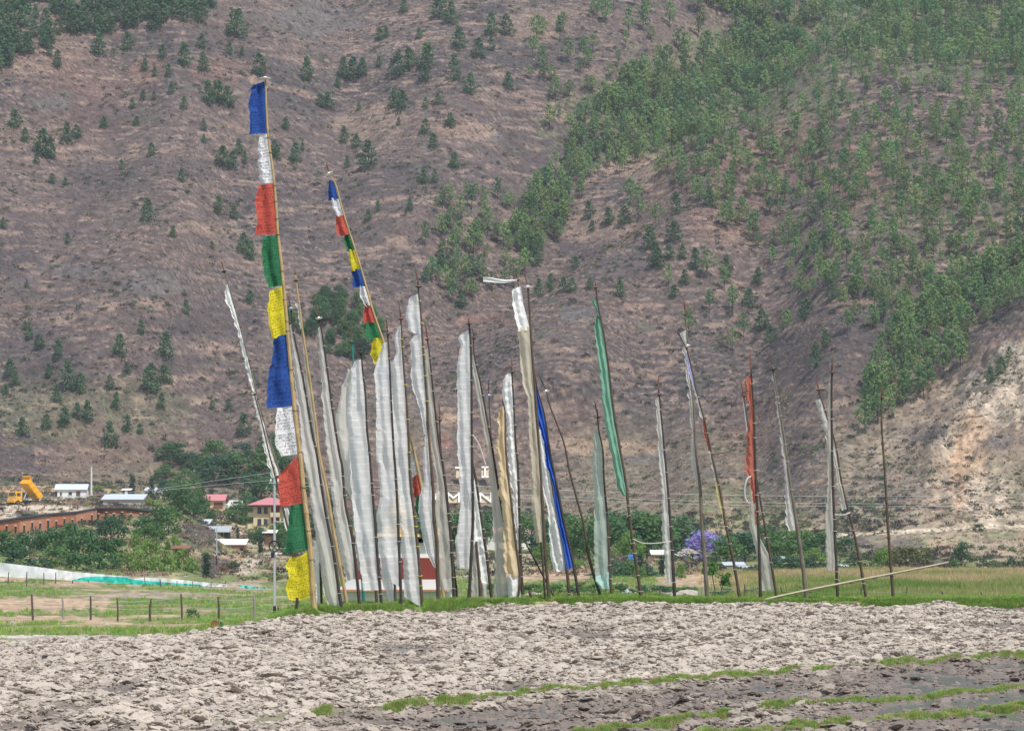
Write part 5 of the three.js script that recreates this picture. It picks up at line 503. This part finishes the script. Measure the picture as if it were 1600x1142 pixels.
flag('prayer_flag', 'white flag with a deep notch and yellow ties, topped by a long rusty spike', { d: 53.6, p: [652.5, 436, 654, 459, 656.5, 479, 659, 518, 663, 573, 667, 626, 669, 676, 676.7, 769, 678, 809, 682, 845, 683.5, 891, 685, 952], r: [1.2, 4], pm: 'brown', disc: [654, 448, 5.8], dm: 'brown', tip: [648, 415], tw: .8, ties: [470, 650, 17], tiem: tieYellow, c: [{ mat: 'seam', y: [459, 523], l: [649, 459, 641, 466, 636, 489, 638, 505, 640, 516, 648, 524], sT: 4, sB: -3, w: .07 }, { mat: 'seam', y: [522, 676], l: [649, 522, 642, 534, 645, 563, 642.5, 584, 647, 610, 656.5, 636, 663, 676], sT: 2 }, { mat: 'seam', y: [672, 885], l: [665, 668, 662, 722, 663, 750, 655, 788, 660, 828, 667, 864, 680, 888], w: .08 }] });
flag('prayer_flag', 'very sheer grey cloth on a black pole with a reddish spearhead', { d: 54, p: [667, 525, 670, 547, 676, 605, 681, 652, 687, 699, 691.6, 725, 698, 774, 704, 836.5, 708, 904, 711, 953], r: [1.2, 3.2], disc: [667.5, 530, 4.2], dm: 'brown', tip: [665, 508], tw: 1.3, tm: 'red', ties: [560, 940, 24], c: [{ mat: 'grey', y: [544, 930], l: [663, 544, 665.7, 584, 669, 650, 676, 700, 684, 760, 681, 796, 683.5, 836.5, 686, 904, 690, 920], sT: 4, sB: -12, w: .05 }] });
flag('prayer_flag', 'bare thin pole with a red spearhead close behind the sheer grey cloth', { d: 56, p: [686, 650, 690, 720, 698, 790, 706, 860, 716, 952], r: [1, 2.6], disc: [687, 656, 4], dm: 'rustRed', tip: [686, 628], tw: 1.2, tm: 'rustRed', cat: 'flag pole' });
flag('prayer_flag', 'broad seamed white flag on a black pole standing upright, gap to either side', { d: 53.8, p: [732.5, 502, 733.5, 515, 735, 526, 736.6, 584, 737, 663, 738, 741, 739, 812, 736.4, 866, 733.7, 918, 731.5, 952], r: [1.5, 3.2], disc: [733, 505.6, 4.6], dm: 'brown', tip: [731, 496], tw: .8, ties: [540, 860, 30], c: [{ mat: 'seam', y: [515, 889], l: [728, 514, 717, 529, 720, 539, 716, 568, 715.6, 597, 717, 636, 716, 697, 719, 741, 721, 788, 718, 820, 713, 845, 716, 868, 715, 889], sT: 8, sB: -1, w: .06, off: 2 }] });
flag('prayer_flag', 'crumpled white satin on the pole right behind the upright seamed flag', { d: 54.6, p: [718, 555, 720, 575, 730, 690, 742, 741, 752, 812, 760, 866, 766, 918, 770, 952], r: [1.1, 3], disc: [718, 561, 4], dm: 'red', tip: [713.5, 537], tw: 1.2, tm: 'rustRed', ties: [690, 900, 24], c: [{ mat: 'satin', y: [690, 912], l: [726, 690, 734, 741, 738, 800, 737, 850, 740, 880, 748, 908, 750, 914], sB: 3, w: .07, torn: 1.3 }] });
flag('prayer_flag', 'short sheer scrap low on a thick dark stump of a pole', { d: 55.2, p: [744, 846, 747, 880, 750, 914, 750.5, 952], r: [2, 3.4], pm: 'brown', cat: 'prayer flag', c: [{ mat: 'grey', y: [850, 948], l: [737, 846, 736, 880, 737, 915, 736, 948], torn: 1.6 }, { mat: 'sheer', y: [912, 946], h: [762, 905, 762, 946], l: [753, 905, 754, 946], n: 'flag_tail' }] });
flag('prayer_flag', 'slim sheer grey flag leaning away beside the upright seamed white one', { d: 54.4, p: [740, 520, 740.5, 552, 751, 600, 760, 650, 768, 694, 778.5, 760, 788, 817, 798, 880, 806, 950], r: [1.1, 3], disc: [740.5, 528, 4], dm: 'brown', tip: [738, 512], tw: .8, tm: 'brown', ties: [570, 930, 26], c: [{ mat: 'grey', y: [556, 945], l: [736, 556, 743, 605, 752, 652, 757.6, 689, 761, 701, 766, 741, 770, 796, 773, 836, 776, 877, 773, 945], w: .05 }] });
flag('prayer_flag', 'bare thin pole topped with a pale disc between sheer grey and ochre cloths', { d: 56.5, p: [763.5, 605, 765.5, 649, 773, 777, 779, 880, 783, 950], r: [.9, 2.4], pm: 'brown', disc: [764, 618, 5], dm: 'blue', tip: [763, 592], tw: .9, tm: 'dark', cat: 'flag pole' });
flag('prayer_flag', 'ochre stained flag ending in a crumpled white hem', { d: 53.6, p: [786, 628, 789, 642, 789.6, 689, 792, 728, 800, 796, 806, 850, 812, 899, 808, 952], r: [1.1, 2.6], pm: 'brown', tip: [785, 622, 786, 634], tw: .7, tm: 'dark', c: [{ mat: 'ochre', y: [634, 900], l: [784, 634, 778.6, 647, 778.5, 660, 776, 701, 780, 725, 781, 769, 788, 809, 788, 850, 792, 898], sT: 3, w: .06, torn: 1.6 }, { mat: 'satin', y: [898, 936], h: [813.5, 898, 814.5, 936], l: [792, 896, 796, 915, 795, 940], sB: -2, w: .06, n: 'flag_hem', lb: 'crumpled white hem' }] });
flag('prayer_flag', 'narrow white satin flag right behind the ochre one', { d: 54.6, p: [799.5, 575, 801, 600, 803.6, 649, 806, 697, 809, 728, 811.6, 809, 814, 891, 819, 950], r: [1.2, 3.2], disc: [800, 581, 4.6], dm: 'brown', tip: [799, 556], tw: 1, tm: 'rustRed', ties: [600, 940, 20], c: [{ mat: 'satin', y: [581, 860], l: [794, 580, 786, 600, 788, 626, 791, 650, 793.5, 665, 795, 714, 803, 782, 808, 862], sT: 5, torn: 1.4 }] });
flag('prayer_flag', 'long flag white above and beige below with a scarf flying from its top', { d: 53.8, p: [824.6, 444, 827, 479, 830, 531, 834, 584, 838, 636, 839.6, 660, 844, 728, 848, 796, 853, 877, 859.5, 952], r: [1.6, 3.2], pm: 'brown', disc: [824.6, 448, 6], dm: 'white', tip: [819, 424], tw: .6, tm: 'brown', c: [{ mat: 'satin', y: [447, 515], h: [813.5, 447, 818, 476, 828, 515], l: [806, 447, 801, 455, 802, 476, 806, 494, 811, 515], sT: 5, off: 0 }, { mat: 'beige', y: [510, 846], h: [827, 510, 832, 570, 838, 640, 842, 700, 848, 796, 851, 846], l: [810, 510, 813, 536, 815, 571, 819, 600, 826, 623, 828.5, 690, 831, 741, 834, 809, 839, 846], sT: 2, w: .05, off: 0 }] });
{ const t = flag('prayer_flag', 'thin second pole whose knotted white scarf streams out sideways', { d: 54.4, p: [809, 437, 812, 470, 826, 600, 838, 760, 848, 880, 853, 953], r: [.8, 2], pm: 'brown', disc: [809, 437, 4], dm: 'rustRed', tip: [805, 420], tw: .7, tm: 'brown', cat: 'flag pole' }), d = 54.4, P = [], I = []; for (let i = 0; i <= 30; i++) for (let j = 0; j <= 4; j++) { const u = i / 30, v = at(lerp(808, 755, u), 437.5 + 1.6 * Math.sin(u * 5) + (j / 4 - .5) * lerp(3, 8.5, u) + u, d + .03 * Math.sin(j * 2.2 + u * 4)).sub(t.position); P.push(v.x, v.y, v.z); if (i && j) { const a = (i - 1) * 5 + j - 1; I.push(a, a + 5, a + 1, a + 1, a + 5, a + 6); } } part('scarf', geo(P, I), CL.satin, t); }
flag('prayer_flag', 'deep blue satin flag on the red-topped pole', { d: 53.2, p: [836.5, 590, 840, 610, 844, 623, 851, 649.5, 857, 689, 861, 714, 871, 763, 879, 804, 886, 836, 894, 872, 908, 951], r: [1.2, 3], pm: 'dark', tip: [835, 575, 837, 606], tw: 2, tm: 'rustRed', c: [{ mat: 'blueSatin', y: [607, 887], l: [838, 607, 835, 620, 838, 652, 847, 678, 850.5, 692, 854.6, 728, 865, 760, 868, 796, 875, 831, 879, 850, 884, 884], w: .075, folds: 2 }] });
flag('prayer_flag', 'loose white satin flag hanging just beneath the deep blue one', { d: 54.4, p: [842, 640, 849, 676, 860, 740, 870, 800, 880, 850, 886, 893, 892, 951], r: [1.2, 3.4], pm: 'brown', ties: [880, 945, 26], c: [{ mat: 'satin', y: [672, 892], l: [841, 672, 845, 728, 850.5, 769, 857, 796, 860, 836, 862, 870, 868, 896], sB: 2, w: .08, front: -.05 }] });
flag('prayer_flag', 'bare brown pole bowed in a long curve with a white disc', { d: 55, p: [853, 608, 860, 636, 869.5, 660, 882, 695, 890, 736, 901, 777, 911.6, 817, 920, 869, 944, 949], r: [1.1, 3], pm: 'brown', disc: [853.5, 611, 5.5], dm: 'white', tip: [840, 580], tw: 1.1, tm: 'dark', cat: 'flag pole' });
flag('prayer_flag', 'glossy green flag with its top tied in a knot', { d: 54.2, p: [931, 449, 936, 485, 941.5, 510, 951, 571, 958, 633, 967.5, 694, 979, 760, 981.7, 789, 989, 846, 1004, 945], r: [1.2, 3.2], pm: 'brown', disc: [931, 449, 4], dm: 'rustRed', tip: [930.6, 440], tw: 1, tm: 'red', ties: [790, 930, 30], c: [{ mat: 'green', y: [492, 773], l: [933, 492, 929.7, 510, 937, 571, 941.5, 623, 948.6, 671, 963, 742, 966, 762, 975, 776], sT: 2, sB: 2, w: .07, folds: 1.8 }, { mat: 'green', y: [464, 494], l: [930, 464, 927, 470, 932, 480, 935, 494], torn: 2.5, n: 'flag_knot' }] });
flag('prayer_flag', 'pale green sheer flag with a teal end, shorter than the glossy green one', { d: 54.6, p: [933, 640, 936, 673, 941.5, 700, 944, 751, 950, 822, 953, 893, 957, 947], r: [1.1, 2.6], pm: 'brown', disc: [935, 652, 5], dm: 'brown', tip: [928.7, 626], tw: 1, tm: 'red', ties: [700, 930, 24], c: [{ mat: 'paleGreen', y: [673, 900], l: [931, 673, 928.7, 682, 927, 723, 931, 789, 930, 846, 932, 902], torn: 1.2, w: .06 }, { mat: 'teal', y: [893, 919], h: [954, 890, 955, 920], l: [932, 893, 933, 908, 941, 922], sT: 8, sB: 1, n: 'flag_end', lb: 'pale teal end' }] });
flag('prayer_flag', 'slim grey-white flag on the red-tipped pole near the tree with violet blossom', { d: 54.8, p: [1029.5, 610, 1031, 623, 1038.5, 704, 1045.6, 789, 1051, 869, 1055, 945], r: [1.2, 3.4], pm: 'dark', disc: [1030, 616, 3.8], dm: 'rustRed', tip: [1029, 585], tw: 1.4, tm: 'rustRed', ties: [640, 930, 26], c: [{ mat: 'sheer', y: [622, 909], l: [1025, 622, 1027.6, 656, 1031, 727, 1036, 789, 1035, 830, 1038.5, 860, 1041, 905], sT: 3, torn: 1.6 }] });
flag('prayer_flag', 'crumpled grey-white flag on the thick grey pole, tied round a crossing stick', { d: 55, p: [1070.5, 486, 1073, 510, 1076, 562, 1084, 633, 1088, 704, 1094, 758, 1097.6, 822, 1102, 883, 1106, 945], r: [.9, 4.4], pm: 'grey', disc: [1071, 491, 3], dm: 'brown', tip: [1069, 470], tw: 1.3, tm: 'red', c: [{ mat: 'sheer', y: [515, 758], l: [1065, 517, 1067, 540, 1069, 552, 1076, 609, 1081, 671, 1081, 727, 1089, 760], sT: 6, torn: 1.8, w: .07 }] });
flag('prayer_flag', 'leaning pole wrapped in small blue, white, red and yellow rags', { d: 54, p: [1059, 518, 1074, 548, 1088, 609, 1102, 661, 1114, 718, 1126, 770, 1133, 813, 1145, 869, 1157, 942], r: [1.1, 3], pm: 'brown', disc: [1075, 540, 4.5], dm: 'white', ties: [620, 930, 24], c: [{ mat: 'violet', y: [553, 607], l: [1071, 553, 1077, 585, 1084, 607], torn: 1.5, n: 'flag_rag' }, { mat: 'satin', y: [600, 655], l: [1083, 600, 1090, 630, 1097, 655], torn: 1.5, n: 'flag_rag' }, { mat: 'redTorn', y: [655, 703], l: [1098, 655, 1101, 680, 1109, 703], torn: 1.5, n: 'flag_rag' }, { mat: 'satin', y: [706, 748], l: [1108, 706, 1113, 730, 1118, 748], torn: 1.5, n: 'flag_rag' }, { mat: 'paleYellow', y: [755, 812], l: [1118, 755, 1124, 790, 1130, 812], torn: 1.5, n: 'flag_rag' }] });
flag('prayer_flag', 'torn orange-red strip on the tall thin red-tipped pole', { d: 54.2, p: [1174, 575, 1175, 590, 1178.6, 655, 1181.6, 751, 1185.5, 828, 1189, 940], r: [1.3, 3.2], pm: 'dark', tip: [1172, 549, 1174, 580], tw: 1.7, tm: 'rustRed', ties: [600, 800, 26], c: [{ mat: 'redTorn', y: [586, 785], l: [1171, 584, 1165, 595, 1170, 632, 1173, 650, 1169, 682, 1166, 724, 1173, 752, 1177, 785], torn: 2, w: .05 }, { mat: 'redTorn', y: [785, 818], l: [1181, 783, 1182, 795, 1180, 818], torn: 2, n: 'flag_rag' }] });
flag('prayer_flag', 'ghostly thin white cloth with a rope loop behind the torn red strip', { d: 55, p: [1161, 610, 1163, 622, 1174, 700, 1186, 767, 1198, 836, 1214, 936], r: [1, 2.6], pm: 'brown', disc: [1163, 618, 4.6], dm: 'rustRed', tip: [1157, 592], tw: 1.2, tm: 'rustRed', ties: [770, 920, 24], c: [{ mat: 'satin', y: [630, 672], l: [1165, 630, 1167, 650, 1170, 672], torn: 1.5, n: 'flag_scrap' }, { mat: 'grey', y: [760, 920], h: [1182, 760, 1188, 840, 1202, 867, 1212, 920], l: [1172, 756, 1173, 821, 1182, 859, 1190, 890, 1193, 922], w: .06, off: 0 }] });
flag('prayer_flag', 'narrow white flag frayed at its end on the pole with a broad dark disc', { d: 54.6, p: [1207, 570, 1209, 582, 1213, 608, 1223, 666, 1236, 759, 1242, 797, 1250, 848, 1261, 940], r: [1.2, 4.2], pm: 'grey', disc: [1209, 577, 6], dm: 'dark', tip: [1198, 545], tw: .7, tm: 'brown', ties: [620, 800, 24], c: [{ mat: 'sheer', y: [588, 828], l: [1208, 588, 1211, 610, 1215, 635, 1221, 693, 1227, 743, 1229, 786, 1229, 812, 1236, 834], torn: 1.7, sB: 2 }] });
flag('prayer_flag', 'straight dark upright pole with a faint grey veil of cloth', { d: 54, p: [1301, 572, 1300, 616, 1302, 751, 1305.8, 848, 1310, 946], r: [1.6, 3], pm: 'dark', disc: [1301, 581.7, 5.4], dm: 'rustRed', tip: [1301, 558], tw: 1.4, tm: 'brown', ties: [640, 930, 26], c: [{ mat: 'grey', y: [600, 890], l: [1296, 600, 1293, 674, 1295, 751, 1291, 817, 1293, 890], w: .045 }] });
flag('prayer_flag', 'slanting pole with a ragged white strip ending in a string', { d: 55, p: [1278, 600, 1282, 618, 1288, 636, 1306, 693.5, 1315, 751, 1329, 809, 1338.5, 848, 1356, 946], r: [1.1, 2.8], pm: 'brown', disc: [1279.6, 608.7, 5], dm: 'rustRed', tip: [1275.7, 590], tw: 1, tm: 'rustRed', ties: [640, 940, 26], c: [{ mat: 'sheer', y: [623, 795], l: [1276, 623, 1280.7, 643, 1292, 682, 1302, 713, 1309.6, 751, 1316, 797], torn: 1.7, sT: 2 }] });
flag('prayer_flag', 'lone bare pole with a red tip standing at the far end of the row', { d: 54, p: [1378.5, 612, 1378, 655, 1383, 736, 1388.6, 828, 1397.5, 948], r: [1.4, 3.2], pm: 'brown', disc: [1379, 621, 3.6], dm: 'rustRed', tip: [1378, 602], tw: 1.5, tm: 'red', cat: 'flag pole', ties: [660, 930, 28], tiem: tieDark });
// more poles and sticks of the row
flag('flag_pole_stump', 'short dark pole stump with a ragged top below the yellow panel', { d: 53, p: [464, 934, 463, 950, 463, 968], r: [2.6, 3], pm: 'dark', cat: 'pole', group: 'short poles and sticks of the row' });
flag('flag_pole_stump', 'thin dark pole between tallest bamboo pole and broad grey cloth, with a white rag', { d: 54.5, p: [496, 800, 499, 857, 503, 966], r: [1.6, 2.6], pm: 'dark', cat: 'pole', group: 'short poles and sticks of the row', c: [{ mat: 'satin', y: [846, 962], l: [489, 846, 491, 900, 490, 964], torn: 2 }] });
for (const [p, l] of [[[585, 880, 587, 920, 590, 962], 'dark stump of a pole under the broad seamed flag next to the teal pole'], [[616, 900, 617, 920, 617, 958], 'dark stump of a pole under the flag that covers the coloured panels'], [[653, 893, 653, 920, 653, 953], 'dark stump of a pole under the seamed flag with the crumpled top'], [[898, 926, 899, 940, 900, 951], 'short stake between the white satin and the blue satin poles'], [[827, 923, 831, 936, 837, 951], 'short slanting stick in front of the low brown heap']]) flag('flag_pole_stump', l, { d: 54.5, p, r: [2.4, 2.8], pm: 'brown', cat: 'pole', group: 'short poles and sticks of the row' });
flag('leaning_stick', 'long thin stick leaning from the ochre flag across to the curved pole', { d: 54, p: [814, 834, 845, 893, 876, 952], r: [1.2, 1.8], pm: 'dark', cat: 'stick', group: 'short poles and sticks of the row' });
flag('fallen_pole', 'long bamboo pole lying slanted against the upright poles', { d: 53.2, p: [1483, 878.5, 1173, 946], ties: [885, 940, 3.4], tiem: tieDark, r: [1.7, 2.6], pm: 'straw', cat: 'bamboo pole', group: 'short poles and sticks of the row', node: .5 });
{ const rope = (name, label, pts, m, r) => { const v = pts.map(([x, y, d]) => at(x, y, d)), w = new THREE.Mesh(rel(tube(v, r, r, { n: 40, k: 6 }), v[0].clone()), m); w.name = numbered(name); w.position.copy(v[0]); scene.add(w); tag(w, label, 'rope'); };
  rope('rope', 'slack white rope between the green flag pole and the slim grey-white flag', [[989, 842, 54.2], [1003, 848, 54.3], [1020, 849, 54.5], [1049, 846, 54.8]], tieWhite, .010); rope('rope', 'short white rope tied between the straight and the slanting pole', [[1305, 804, 54], [1318, 804.5, 54.4], [1328, 801.5, 55]], tieWhite, .012); rope('rope', 'white rope loop hanging by the torn red strip', [[1174, 744, 55], [1168, 748, 54.9], [1164, 765, 54.9], [1166, 780, 54.9], [1171, 787, 54.9]], tieWhite, .014); rope('rope', 'cord stretched from the white flag up to the leaning grey flag', [[739, 680, 54.5], [748, 694, 54.5], [759, 727, 54.5]], tieWhite, .012); }
renderer.render(scene, camera);
